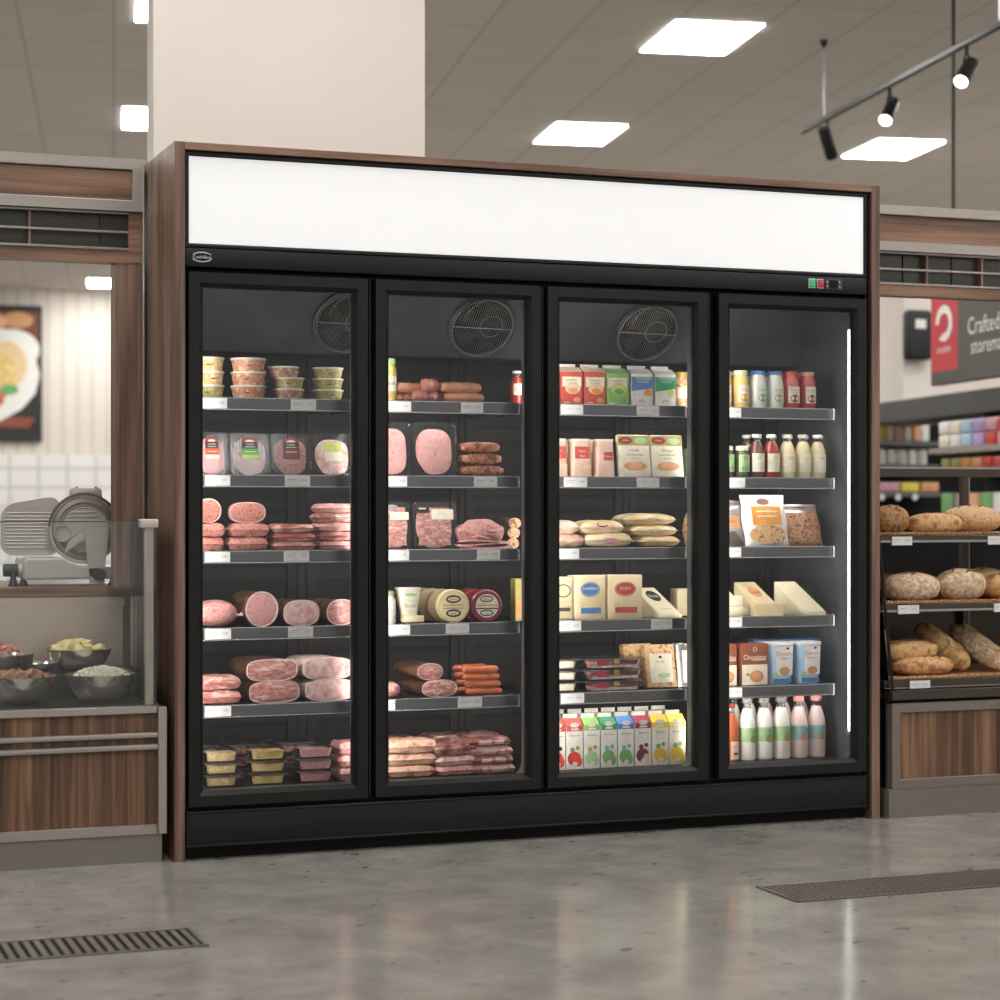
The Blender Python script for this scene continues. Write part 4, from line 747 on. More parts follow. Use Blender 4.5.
for k, (p, q, lb) in enumerate(((721.5, 738, 'left'), (738.5, 752.5, 'right'))):
    c, w_ = span(p, q, .15); vessel('glass_jar', c, .15+w_/2, zs(1), w_/2*.96, ph(32, 2.1, .15), 'olive_jar', 'label_cream', 'small dark olive jar with pale green label, %s of the pair, second shelf, fourth door' % lb, [('r', -w_*.44, w_*.44, .022, .085, 'sage'), ('o', 0, .072, .008, .008, .002, 'ink_dark'), ('t', 'BLICK', 0, .034, .013, 'ink_dark', w_*.55)], cat='jar')
B2 = [(753, 767.5, 'brown_drink', 'fruit_green', 'dark brown'), (767.5, 783, 'juice_red', 'carton_maroon', 'deep red'), (783.5, 798.5, 'cream_drink', 'fruit_orange', 'cream, nearest the red bottle'), (799, 814, 'cream_drink', 'fruit_orange', 'cream, middle'), (814, 829, 'cream_drink', 'nut_tan', 'cream, rightmost')]
for k, (p, q, m_, f_, lb) in enumerate(B2):
    c, w_ = span(p, q, .15); r_ = w_/2*.97
    vessel('juice_bottle', c, .15+r_, zs(1), r_, h, m_, 'white_plastic', 'slim %s juice bottle with white cap, second shelf, fourth door' % lb, [('r', -r_*.95, r_*.95, h*.14, h*.56, 'label_cream'), ('t', 'Saft', 0, h*.46, h*.05, 'tag_ink', r_), ('p', [(-r_*.9, h*.20), (r_*.9, h*.20), (r_*.9, h*.26), (r_*.2, h*.33), (-r_*.9, h*.24)], f_)])
for k, px_ in enumerate((745, 756, 771, 787, 803, 818)): vessel('juice_bottle', X(px_, .28), .27, zs(1), .026, h, ('brown_drink', 'brown_drink', 'juice_red', 'cream_drink', 'cream_drink', 'cream_drink')[k], 'white_plastic', 'rear juice bottle %s from left, white cap, second shelf, fourth door' % ('first', 'second', 'third', 'fourth', 'fifth', 'sixth')[k])
# third shelf
def stand_bag(x, y, z, w, h, d, m, arts, label, lean=.25, rz=0, film=None):
    t = thing('snack_bag', label, 'snack bag', (x, y, z), rz, None, -lean)
    def fn(sg):
        def g(u, v):
            a, b_ = 2*u-1, 2*v-1; f = (max(0, 1-abs(a)**3)*max(0, 1-abs(b_)**4))**.6
            return (a*w/2*(1+.03*math.cos(5*b_)), sg*d/2*f*(1+.08*math.sin(7*a+3*b_)), h*v)
        return g
    mb = MB(); mb.grid(fn(-1), 16, 16, m); mb.grid(fn(1), 16, 16, m, flip=True); mb.build('bag_body', t)
    MB().box((-w*.5, -.001, h-.006), (w*.5, .001, h+.006), film or 'foil_silver').build('crimped_seal', t)
    if arts: art('print', arts, t, mapf=lambda px, pz, e: (px, -d/2*(max(0, 1-abs(2*px/w)**3)*max(0, 1-abs(2*pz/h-1)**4))**.6*(1+.08*math.sin(7*(2*px/w)+3*(2*pz/h-1)))-e*2-.0012, pz))
    return t
h = ph(50, 2.2, .15)
c, w_ = span(712, 747, .17); stand_bag(c, .17, zs(2), w_, h*.92, .035, 'foil_silver', [('r', -.035, .045, h*.35, h*.62, 'nut_tan'), ('t', 'Nuss', .01, h*.5, .012, 'crest_red'), ('p', [(-.04, h*.05), (.05, h*.05), (.02, h*.3), (-.04, h*.25)], 'cheese_ink')], 'silver and tan snack bag cut by the left stile, third shelf, fourth door')
c, w_ = span(744, 788, .16); stand_bag(c, .15, zs(2), w_, h*1.03, .04, 'label_white', [('r', -w_*.32, w_*.34, h*.42, h*.80, 'fruit_orange'), ('d', -w_*.04, h*.90, w_*.14, h*.07, 'label_brown'), ('r', -w_*.22, w_*.24, h*.68, h*.71, 'label_cream'), ('r', -w_*.22, w_*.24, h*.58, h*.61, 'label_cream'), ('d', 0, h*.22, w_*.42, h*.19, 'nuts'), ('d', -w_*.1, h*.32, w_*.2, h*.09, 'nuts')], 'white snack bag with orange panel and nut picture, third shelf, fourth door', rz=0, film='label_white')
c, w_ = span(786, 823, .18); stand_bag(c-.005, .17, zs(2), w_, h*.86, .04, 'dark_nuts', [('r', -w_*.42, w_*.44, h*.68, h*.80, 'foil_silver')], 'dark brown snack bag with clear window, third shelf, fourth door', .35)
# fourth shelf cheeses
c, w_ = span(716, 747, .22); wedge(c-.004, .24, zs(3), w_+.01, ph(30, 2, .2), .08, 'cheese_pale', 'pale cheese wedge cut by the left stile, fourth shelf, fourth door')
c, w_ = span(718, 743, .14)
for i in range(2): block('cheese_block', c, .155, zs(3)+.0375*i, w_-.004*i, .04, .0365, 'cheese_pale', '%s small pale cheese bar at the left stile, fourth shelf, fourth door' % ('lower', 'upper')[i], 'cheese', None, .004)
c, w_ = span(741, 780, .22); h = ph(33, 2.2, .15); wedge(c, .23, zs(3), w_, h, .10, 'cheese_yellow', 'yellow cheese wedge with reddish mark, fourth shelf, fourth door', [('d', 0, h*.66, .024, h*.17, 'fruit_peach'), ('t', 'Chausser', 0, h*.66, h*.1, 'crest_red', .042)])
t = thing('cheese_tray', 'small tapered yellow cheese block in front of the marked wedge, fourth door', 'cheese', (span(752, 784, .14)[0], .15, zs(3)))
w_ = span(752, 784, .14)[1]; MB().add([(x*w_/2*s_, y*.022, z) for z, s_ in ((0, .84), (.044, 1)) for x, y in ((-1, -1), (1, -1), (1, 1), (-1, 1))], [(3, 2, 1, 0), (4, 5, 6, 7), (0, 1, 5, 4), (1, 2, 6, 5), (2, 3, 7, 6), (3, 0, 4, 7)], 'cheese_yellow').build('cheese', t)
c, w_ = span(780, 820, .19); wedge(c, .19, zs(3), w_, ph(33, 2.3, .2), .10, 'cheese_pale', 'large plain pale cheese wedge, rightmost on the fourth shelf, fourth door')
# fifth shelf
h = ph(42, 2.2, .15)
for p, q, lb in ((718, 737.5, 'cut by the left stile'), (741, 768.5, 'with round biscuit picture')):
    c, w_ = span(p, q, .15); w2 = w_
    block('chocolate_box', c, .18, zs(4), w_*.97, .06, h, 'brown_choc', 'brown and cream chocolate pack %s, fifth shelf, fourth door' % lb, 'box', [('r', -w_*.46, w_*.46, h*.02, h*.50, 'label_cream'), ('t', 'Chocolato', .0, h*.68, h*.11, 'label_cream', w_*.82), ('r', -w_*.1, w_*.4, h*.60, h*.615, 'label_cream'), ('o', 0, h*.86, w_*.07, h*.05, .0015, 'label_cream'), ('d', w_*.06, h*.22, w_*.26, h*.14, 'nut_tan'), ('d', w_*.06, h*.24, w_*.18, h*.09, 'fruit_peach'), ('d', -w_*.26, h*.27, w_*.07, h*.04, 'olive')], .004)
for p, q, lb in ((768.5, 797, 'left'), (797.5, 824, 'right')):
    c, w_ = span(p, q, .15)
    cup(c, .15+w_*.42, zs(4), w_*.98, w_*.78, h, 'pale_blue', 'label_white', [('r', -w_*.2, w_*.38, h*.22, h*.90, 'label_white'), ('t', 'Chocolu', w_*.06, h*.74, h*.10, 'carton_red', w_*.56), ('t', 'Chogurt', w_*.08, h*.63, h*.06, 'carton_red', w_*.46), ('d', w_*.10, h*.32, w_*.18, h*.10, 'nut_tan'), ('d', -w_*.22, h*.22, w_*.1, h*.08, 'sage'), ('r', -w_*.3, w_*.36, h*.03, h*.14, 'label_blue'), ('d', w_*.18, h*.86, w_*.06, h*.03, 'crest_red')], 'pale blue and white yogurt cup, %s of the pair, fifth shelf, fourth door' % lb, n=4)
for k, px_ in enumerate((762, 786, 808)): cup(X(px_, .32), .32, zs(4), .10, .08, h*1.02, 'label_blue', 'cap_blue', None, 'rear blue yogurt cup, %s, fifth shelf, fourth door' % ('left', 'centre', 'right')[k])
# deck bottles
h = ph(61, 2.2, .15)
B3 = [(726, 742.5, 'juice_orange', 'juice_red', 'red juice'), (743.5, 759, 'milk', 'foil_silver', 'white milk, first from the left'), (760, 776, 'milk', 'foil_silver', 'white milk, second from the left'), (777, 794, 'milk', 'foil_silver', 'white milk, third from the left'), (795, 811.5, 'milk_pink', 'cap_pink', 'pink milk, left'), (812.5, 829, 'milk_pink', 'cap_pink', 'pink milk, rightmost')]
for k, (p, q, m_, cap, lb) in enumerate(B3):
    c, w_ = span(p, q, .14); r_ = w_/2*.98
    if k == 0: ar = [('r', -r_*.3, r_*.95, h*.03, h*.32, 'peach_wrap'), ('t', 'SAFT', r_*.3, h*.24, h*.04, 'crest_red', r_), ('r', 0, r_*.6, h*.1, h*.14, 'cheese_ink')]; bd = None
    else: ar = [('d', r_*.3, h*.34, r_*.5, h*.06, 'nut_tan' if k > 3 else 'olive'), ('o', r_*.42, h*.46, r_*.16, h*.03, .0015, 'ink_dark'), ('r', -r_*.1, r_*.5, h*.40, h*.405, 'ink_dark')]; bd = (.30, .53, 'sage' if k < 4 else 'teal_label')
    vessel('milk_bottle', c, .14+r_, zs(5), r_, h if k else h*.93, m_, cap, 'glass bottle of %s, bottom deck, fourth door' % lb, ar, band=bd)
    vessel('milk_bottle', c-.016, .14+r_*3.6, zs(5), r_, h*1.04, 'milk_pink' if k > 2 else 'milk', 'cap_green' if k < 3 else 'cap_brown', 'rear bottle with %s cap, behind the bottle of %s' % ('green' if k < 3 else 'brown', lb))
# ================================================ LEFT: deli counter
dc = thing('deli_counter', 'steel and walnut deli counter with glass front, left of the cooler', 'counter', (0, 0, 0))
L = -1.95
MB().box((L, .03, 0), (-.046, 1.25, .09), 'kick_steel').build('kick_plate', dc)
MB().box((L, .02, .09), (-.062, .6, .121), 'brushed_steel', .001).build('bottom_rail', dc)
MB().box((L, .03, .121), (-.062, .6, .478), 'walnut_panel').build('front_panel', dc)
for z in (.399, .361): MB().box((L, .008, z), (-.062, .03, z+.016), 'brushed_steel', .003, 2).build('bumper_bar', dc)
MB().box((L, .012, .476), (-.064, .06, .5), 'brushed_steel', .002).build('front_rail', dc)
MB().box((-.062, .006, .091), (-.034, .06, .496), 'brushed_steel_vertical', .002).box((-.06, .06, .1), (-.048, .85, .5), 'kick_steel').build('end_panel', dc)
MB().box((L, .06, .485), (-.075, .34, .503), 'dark_steel').box((L, .34, .485), (-.075, .62, .585), 'dark_steel', .002).build('display_deck', dc)
MB().box((L, .60, .585), (-.0685, .62, .79), 'warm_steel').build('back_splash', dc)
MB().box((L, .601, .787), (-.0615, .63, .825), 'warm_steel', .003).build('counter_rail', dc)
MB().box((L, .601, .825), (-.0615, 1.3, .858), 'walnut_horizontal', .002).box((L, .63, .09), (-.0615, 1.25, .825), 'kick_steel').build('worktop', dc)
MB().box((L, .036, .5), (-.062, .042, 1.088), 'counter_glass').box((L, .0355, 1.085), (-.062, .0425, 1.089), 'glass_edge').build('front_glass', dc)
MB().box((-.068, .044, .5), (-.062, .472, 1.088), 'counter_glass').box((-.0685, .044, 1.085), (-.0615, .472, 1.089), 'glass_edge').build('side_glass', dc)
MB().box((-.097, .043, .5), (-.069, .066, 1.082), 'warm_steel', .002).build('glass_post', dc)
MB().box((-.115, .028, 1.066), (-.056, .072, 1.094), 'cast_aluminium', .006, 2).build('glass_clamp', dc)
# canopy with frame and grille
def canopy(label, x0, x1, front, end, post, posts, thin):
    t = thing('walnut_canopy', label, 'canopy', (0, 0, 0)); y = front
    MB().frame(x0, x1, 2.133, 2.311, .038, y, y+.03, 'brushed_steel', .003).box((x0, y+.03, 2.27), (x1, y+.5, 2.311), 'brushed_steel').build('steel_frame', t)
    MB().box((x0+.03, y+.012, 2.15), (x1-.03, y+.4, 2.27), 'walnut_horizontal').build('fascia_panel', t)
    MB().box((x0, y+.022, 1.96), (x1, y+.09, 2.003), 'walnut_horizontal').box((x0, y+.022, 2.003), (x0+.04 if not end else x0+.002, y+.09, 2.135), 'walnut_horizontal').box((x1-.045, y+.022, 2.003), (x1, y+.09, 2.135), 'walnut_horizontal').box((x0, y+.05, 2.003), (x1, y+.1, 2.133), 'grille_glass').build('lower_band', t)
    for p in posts: MB().box((p-.004, y+.02, 2.003), (p+.004, y+.05, 2.135), 'walnut_vertical').build('divider', t)
    for p in thin: MB().box((p-.001, y+.045, 2.003), (p+.001, y+.05, 2.135), 'black_gap').build('divider', t)
    for z in (2.003, 2.060, 2.124): MB().box((x0+.04, y+.018, z), (x1-.045, y+.03, z+.008), 'brushed_steel', .001).build('grille_bar', t)
    return t
cl = canopy('walnut and steel canopy over the deli counter, left of the cooler', L, -.026, .45, False, None, [-.402, -.9, -1.4], [-.165, -.62, -1.1])
MB().box((-.116, .475, .859), (-.022, .56, 1.96), 'walnut_vertical').build('post', cl)
MB().box((-.027, .448, .0), (-.021, .475, 2.311), 'brushed_steel_vertical', .002).build('edge_trim', cl)
canopy('walnut and steel canopy over the bakery rack, right of the cooler', 2.60, 5.2, .45, True, None, [3.079, 3.334, 3.9, 4.5], [2.985, 3.21, 3.6, 4.2])
# slicer standing on the worktop
Y0 = .80
def sx(px): return onY(px, 500, Y0).x
def sz(py, px=60): return onY(px, py, Y0).z
sl = thing('meat_slicer', 'aluminium meat slicer with round blade and black knobs on the deli worktop', 'meat slicer', (sx(60), Y0, .8585))
O = Vector((sx(60), Y0, .8585))
def q(px, py, dy=0): v = onY(px, py, Y0); return (v.x-O.x, dy, v.z-O.z)
b0 = q(21, 584); b1 = q(62, 558); bb = q(116, 584)
body = MB().prism([(p[0], max(p[2], .022)) for p in (q(20, 584), q(118, 584), q(118, 566), q(78, 565), q(66, 562), q(60, 557), q(22, 557), q(20, 562))], -.10, .14, 'cast_aluminium').build('base', sl)
m1 = body.modifiers.new('b', 'BEVEL'); m1.width = .008; m1.segments = 3
bc = q(83, 529); R_ = .112
Mx = lambda p, dy: Matrix.Translation((p[0], dy, p[2])) @ Matrix.Rotation(PI/2, 4, 'X')
MB().lathe([(.001, 0), (R_*.80, 0), (R_*.84, .004), (R_*.98, -.001), (R_, -.006), (R_, -.012), (.001, -.012)], 'blade_steel', 48, M=Mx(bc, -.03)).build('blade', sl)
MB().grid(lambda u, v: (bc[0]+(R_+.006+.010*v)*math.cos(PI*(.02+.96*u)), -.035, bc[2]+(R_+.006+.010*v)*math.sin(PI*(.02+.96*u))), 28, 1, 'kick_steel').lathe([(R_+.002, 0), (R_+.010, 0), (R_+.010, .03), (R_+.002, .03)], 'cast_aluminium', 48, M=Mx(bc, -.005)).build('blade_guard', sl)
cv = MB().box((q(70, 500)[0], -.03, q(70, 502)[2]), (q(101, 500)[0], .03, q(70, 488)[2]), 'cast_aluminium', .012, 3)
for px_ in (76, 95): cv.box((q(px_, 0)[0]-.003, -.02, q(0, 489)[2]), (q(px_, 0)[0]+.003, -.012, q(0, 486.5)[2]), 'black_plastic')
cv.build('sharpener_cover', sl)
def rib_plate(x0, x1, z0, z1, dy, name, n=9, taper=.0):
    mb = MB()
    P = rrect(x0, x1, z0, z1, min(.045, (z1-z0)*.35), 6)
    mb.prism([(p[0], p[1]+taper*(p[0]-x0)/(x1-x0)*((p[1]-z0)/(z1-z0))) for p in P], dy, dy+.02, 'cast_aluminium')
    for i in range(n):
        z = z0+(z1-z0)*(.16+.68*i/(n-1)); mb.tube([(x0+.014, dy-.001, z), (x1-.012, dy-.001, z)], .0032, 'cast_aluminium', 6)
    return mb.build(name, sl)
rib_plate(q(2, 0)[0], q(62, 0)[0], q(0, 556)[2], q(0, 505)[2], .02, 'food_carriage', 11, .035)
g = MB()
for i in range(4):
    z = q(0, 508+4.2*i)[2]; hw = math.sqrt(max(0, (.078)**2-(z-bc[2])**2)); g.tube([(bc[0]-hw+.003, -.040, z), (bc[0]+hw-.012, -.040, z)], .003, 'cast_aluminium', 6)
g.lathe([(.001, .0), (.079, .0), (.082, .004)], 'cast_aluminium', 40, M=Mx(bc, -.037)).build('blade_disc', sl)
arm = MB().prism([(p[0], p[2]) for p in (q(66, 541), q(80, 530), q(114, 523.5), q(114, 526), q(82, 538), q(62, 552))], -.075, -.055, 'cast_aluminium').build('product_pusher', sl)
MB().prism([(p[0], p[2]) for p in (q(80, 531), q(104, 528), q(101, 560), q(99.5, 583), q(86, 583), q(83, 560))], -.10, -.078, 'cast_aluminium').build('support_arm', sl)
MB().lathe([(.001, 0), (.026, 0), (.030, .004), (.028, .008), (.028, .013)], 'cast_aluminium', 24, M=Mx(q(60, 533), -.055)).build('carriage_hub', sl)
def knob(p, r, dp, nme, y):
    mb = MB(); mb.lathe([(.001, dp), (r*.8, dp), (r, dp*.7), (r, 0), (.001, 0)], 'black_plastic', 24, M=Matrix.Translation((p[0], y, p[2])) @ Matrix.Rotation(PI/2, 4, 'X')); return mb.build(nme, sl)
knob(q(94, 573.5), .022, .025, 'lock_knob', -.10)
kp = q(9, 570); MB().tube([(kp[0]-.024, -.04, kp[2]), (kp[0]+.024, -.04, kp[2])], [.022, .022], 'black_plastic', 20).tube([(kp[0]+.024, -.04, kp[2]), (kp[0]+.05, -.04, kp[2])], [.018, .03], 'cast_aluminium', 16).build('thickness_knob', sl)
for px_ in (11, 21, 110):
    p = q(px_, 584); MB().lathe([(.001, 0), (.018, 0), (.014, .01), (.006, .032 if px_ > 11 else .05), (.001, .033 if px_ > 11 else .051)], 'black_plastic', 16, c=(p[0], -.06, 0)).build('rubber_foot', sl)
# bowls
def bowl(x, y, z, r, h, label, flare=1.0):
    t = MB(); pr = [(r*.35, 0), (r*.50, .001), (r*.66, h*.14), (r*.82, h*.40), (r*.93, h*.72), (r*.975, h*.97), (r*1.02, h*.985), (r*1.02, h), (r*.97, h*.99), (r*.91, h*.72), (r*.79, h*.41), (r*.62, h*.17), (.001, h*.06)]
    t.lathe([(.001, .0)]+pr, 'bowl_steel', 40); o = t.build('mixing_bowl', None, (x, y, z)); return tag(o, label, 'bowl')
nm('cheese_chunk', (244, 228, 172), (234, 214, 150), 40, .5); nm('curd', (246, 242, 226), (234, 230, 206), 60, .5); nm('meatball', (168, 118, 84), (120, 74, 50), 60, .6, c3=(196, 150, 110)); nm('cured_red', (170, 62, 62), (214, 130, 120), 50, .4, coat=.4, c3=(236, 196, 184))
bowl(-.467, .20, .5035, .111, .088, 'steel bowl of browned meatballs at the left edge of the deli glass'); bowl(-.214, .20, .5035, .111, .088, 'steel bowl of crumbled white curd, front right behind the deli glass')
bowl(-.243, .45, .5855, .111, .073, 'steel bowl of yellow cheese chunks on the rear deck step'); bowl(-.52, .45, .5855, .111, .060, 'steel bowl of red meat strips on the rear deck step, left')
bowl(-.38, .44, .5855, .07, .03, 'small low steel dish between the two rear bowls'); 
def heap(n, x, y, z, r, hh, fn, s):
    k = 0; rnd = random.Random(s)
    while k < n:
        a = rnd.uniform(0, 2*PI); rr = r*math.sqrt(rnd.random()); f = math.sqrt(max(0, 1-(rr/r)**2)); fn(k, x+rr*math.cos(a), y+rr*math.sin(a), z+hh*f*(1 if k > n*.4 else .6), rnd); k += 1
chunk = MB().box((-.016, -.012, -.010), (.016, .012, .010), 'cheese_chunk', .003, 2).build('cheese_chunk')
cnt = [0]
def put_chunk(k, x, y, z, rnd):
    o = chunk if k == 0 else chunk.copy()
    if k: S.collection.objects.link(o)
    o.location = (x, y, z); o.rotation_euler = (rnd.uniform(-.5, .5), rnd.uniform(-.5, .5), rnd.uniform(0, 3)); sc = rnd.uniform(.7, 1.15); o.scale = (sc, sc, sc)
    tag(o, 'small yellow cheese chunk heaped in the rear deli bowl', 'cheese', 'yellow cheese chunks in the rear deli bowl')
heap(46, -.243, .45, .640, .084, .038, put_chunk, 3)
ball = blob(.026, .021, .018, 'meatball', 2.2, .03, 14, 8).build('meatball')
def put_ball(k, x, y, z, rnd):
    o = ball if k == 0 else ball.copy()
    if k: S.collection.objects.link(o)
    o.location = (x, y, z); o.rotation_euler = (rnd.uniform(-.6, .6), rnd.uniform(-.6, .6), rnd.uniform(0, 3)); sc = rnd.uniform(.6, 1.1); o.scale = (sc, sc, sc)
    tag(o, 'browned meatball heaped in the front left deli bowl', 'meatball', 'meatballs in the front left deli bowl')
heap(32, -.467, .20, .578, .088, .018, put_ball, 5)
mb = MB(); rnd = random.Random(9)
for i in range(260):
    a = rnd.uniform(0, 2*PI); rr = .088*math.sqrt(rnd.random()); f = math.sqrt(1-(rr/.09)**2)
    blob(.0055, .005, .004, 'curd', 2, .1, 7, 4, mb, (-.209+rr*math.cos(a), .20+rr*math.sin(a), .576+.036*f*rnd.uniform(.85, 1.1)), i)
mb.lathe([(.001, .604), (.05, .594), (.09, .572)], 'curd', 20, c=(-.209, .20, 0)); tag(mb.build('crumbled_curd'), 'crumbled white curd filling the front right deli bowl', 'cheese', None, 'stuff')
mb = MB()
for i in range(70):
    a = rnd.uniform(0, 2*PI); rr = .08*math.sqrt(rnd.random()); f = math.sqrt(1-(rr/.09)**2); x = -.52+rr*math.cos(a); y = .45+rr*math.sin(a); z = .636+.036*f*rnd.uniform(.7, 1.1); t_ = rnd.uniform(0, 3)
    mb.tube([(x-.016*math.cos(t_), y-.016*math.sin(t_), z), (x, y, z+.008), (x+.016*math.cos(t_), y+.016*math.sin(t_), z-.002)], [.004, .006, .003], 'cured_red', 6)
tag(mb.build('red_meat_strips'), 'tangle of red cured meat strips filling the rear left deli bowl', 'meat', None, 'stuff')
t = thing('serving_scoop', 'small tan serving scoop leaning in the rear left deli bowl', 'scoop', (-.425, .37, .5855))
MB().prism([(-.022, .055), (.022, .065), (.016, .015), (-.014, .015)], -.004, .004, 'dark_steel').build('scoop_blade', t); MB().tube([(-.002, -.006, .06), (-.002, -.006, .0)], .003, 'black_plastic', 6).build('handle', t)
# ================================================ RIGHT: bakery rack
FY = -.03
bk = thing('bakery_rack', 'dark steel bakery rack with walnut base and tiered bread shelves, right of cooler', 'bakery rack', (0, 0, 0)); Rx = 4.8
MB().box((2.598, FY, 0), (Rx, .9, .103), 'taupe_steel').build('kick_plate', bk)
MB().frame(2.614, Rx, .104, .416, .035, FY+.004, .02, 'taupe_steel', .002).box((2.616, .02, .104), (2.63, .85, .416), 'black_frame').build('base_frame', bk)
MB().box((2.645, FY+.016, .135), (Rx-.03, .8, .384), 'walnut_panel').build('front_panel', bk)
MB().box((2.60, FY+.02, .416), (Rx, .85, .43), 'black_gap').box((2.612, FY, .428), (Rx, .05, .463), 'dark_steel', .002).box((2.60, .05, .428), (Rx, .85, .463), 'black_frame').build('drawer_ledge', bk)
def strutY(z): return .085-(1.139-z)*.163
TI = [(.468, .503, 'dark_steel'), (.745, .778, 'dark_steel'), (1.0, 1.030, 'dark_steel')]
for k, (z0, z1, m_) in enumerate(TI):
    y = strutY(z1)+.02
    sh = MB().box((2.60, y, z0), (Rx, .52, z1-.004), m_, .002).box((2.60, y-.003, z0), (Rx, y+.004, z0+(.008 if k else .003)), 'brushed_steel').build('rack_shelf', bk)
    for (p, q2) in (((908, 928), (998, 1010)), ((897, 917), (993, 1012)), ((891, 911), ))[2-k] if False else ([[(909, 929)], [(897, 918), (993, 1013)], [(891, 911), (987, 1007)]][k]):
        x0, x1 = onY(p, 600, y).x, onY(q2, 600, y).x
        MB().box((x0, y-.008, z1-.040 if k else z1-.036), (x1, y-.004, z1-.008), 'white_card').build('price_tag', sh)
        art('tag_print', [('t', '2.90', x0+(x1-x0)*.74, z1-.022, .008, 'tag_ink', .022), ('r', x0+.008, x0+.036, z1-.021, z1-.0195, 'tag_ink')], sh, y-.008)
    # woven tray liner resting on the shelf
    t = thing('wicker_tray', 'tan woven bread tray on the %s tier of the bakery rack' % ('bottom', 'middle', 'top')[k], 'tray', (0, 0, z1-.0035))
    nm('wicker', (186, 138, 96), (150, 104, 70), 60, .6, bmp=.3, stretch=(1, 1, 1))
    MB().box((2.625, y+.006, 0), (Rx-.02, .5, .006), 'wicker').build('tray_base', t)
    wv = MB()
    for i in range(90):
        x = 2.63+i*.0125; wv.box((x, y+.001, .001), (x+.0085, y+.009, .012), 'light_wood', .002, 1)
    for i in range(24): wv.box((2.624, y+.01+i*.018, .001), (2.632, y+.02+i*.018, .013), 'light_wood', .002, 1)
    wv.build('woven_rim', t)
for xx in (2.606, ):
    MB().tube([(xx+.006, strutY(1.20)-.0, 1.20), (xx+.01, strutY(.46), .462)], .006, 'black_frame', 8).build('strut', bk)
MB().add([(2.602, strutY(1.2)+.006, 1.2), (2.602, .5, 1.2), (2.602, .5, .465), (2.602, strutY(.465)+.006, .465), (2.606, strutY(1.2)+.006, 1.2), (2.606, .5, 1.2), (2.606, .5, .465), (2.606, strutY(.465)+.006, .465)], [(0, 1, 2, 3), (7, 6, 5, 4), (0, 3, 7, 4), (0, 4, 5, 1), (1, 5, 6, 2), (3, 2, 6, 7)], 'counter_glass').build('side_glass', bk)
xr = onY(963.5, 500, .55).x
for xx in (2.61, xr, 4.0, 4.78): MB().box((xx-.016, .53, .463), (xx+.013, .56, 1.25), 'dark_steel', .002).box((xx+.010, .527, .463), (xx+.014, .531, 1.25), 'brushed_steel_vertical').build('upright_post', bk)
MB().box((2.6, .525, 1.25), (Rx, .56, 1.286), 'dark_steel', .002).box((2.6, .522, 1.283), (Rx, .562, 1.290), 'brushed_steel').build('top_rail', bk)
pn = MB().box((2.62, .565, .50), (Rx, .58, .78), 'dark_steel'); pn.build('back_panel', bk)
nm('crust_dark', (140, 96, 60), (186, 140, 94), 40, .7, bmp=.4, c3=(112, 74, 44)); nm('crust_brown', (196, 146, 94), (220, 178, 126), 26, .65, bmp=.25, c3=(168, 116, 70)); nm('crust_gold', (232, 190, 124), (244, 216, 160), 14, .6, bmp=.15, c3=(200, 144, 80))
nm('crust_flour', (184, 146, 108), (206, 178, 146), 60, .8, bmp=.5, c3=(226, 206, 180)); nm('score_pale', (240, 214, 160), (228, 190, 130), 40, .7); nm('score_dark', (118, 74, 42), None, 40, .7)
nm('crust_wheat', (206, 162, 116), (226, 190, 146), 70, .75, bmp=.5, c3=(184, 138, 92))
def loaf(px, py0, px1, py1, Y, zb, m, label, scores, yaw=0, tilt_=0, depth=None, n=2.2, seed=0, nm_='bread_loaf', ln=None, sc_m='score_dark'):
    """px..px1, py0..py1 box of the loaf in the photo, standing at depth Y on height zb"""
    c = onY((px+px1)/2, (py0+py1)/2, Y); w_ = (ln if ln else onY(px1, py0, Y).x-onY(px, py0, Y).x); h_ = ph(py1-py0, c.x, Y); rx, rz_ = w_/2, h_/2; ry = depth/2 if depth else rx*.8
    t = thing(nm_, label, 'bread', (c.x, Y, zb), yaw)
    blob(rx, ry, rz_*1.04, m, n, .012, 32, 16, c=(0, 0, rz_*.96), seed=seed, flat=.96).build('crust', t)
    for (a, b_, c_, d_) in scores:      # cuts over the crust, endpoints in units of the half sizes
        pts = []
        for i in range(9):
            u = a+(c_-a)*i/8; v = b_+(d_-b_)*i/8; rr_ = min(.97, math.hypot(u, v)); pts.append((rx*u, ry*v, rz_*.96+rz_*1.04*(max(0, 1-rr_**n))**(1/n)+.0005))
        MB().tube(pts, [.001]+[.0042]*7+[.001], sc_m, 6).build('score', t)
    if tilt_: t.rotation_euler = (0, tilt_, yaw)
    return t
ZT = [z1+.0035 for (_, z1, _) in TI]
loaf(872, 501, 907, 529, .17, ZT[2], 'crust_dark', 'dark seeded round loaf at the left end of the top bakery tier', [(-.3, -.5, .3, .2), (.1, -.6, .5, 0)], seed=1, n=2.3)
loaf(909, 509, 960, 529, .15, ZT[2], 'crust_brown', 'flat oval brown loaf, centre of the top bakery tier', [(-.5, -.3, -.3, .1), (-.1, -.4, .1, 0), (.3, -.4, .5, 0)], depth=.12, seed=2, n=2.5)
loaf(946, 502, 998, 529, .24, ZT[2], 'crust_wheat', 'large round wholemeal loaf, right on the top bakery tier', [(-.3, -.3, 0, .1), (0, -.5, .3, -.1), (-.6, -.2, -.4, .2)], seed=3)
loaf(872, 550, 905, 575, .30, ZT[1], 'crust_dark', 'dark round loaf behind at the left of the middle bakery tier', [(-.2, -.4, .3, .1)], seed=4)
loaf(905, 557, 949, 578, .33, ZT[1], 'crust_gold', 'golden split loaf behind on the middle bakery tier', [(-.2, -.5, .2, .4)], seed=5, sc_m='score_dark')
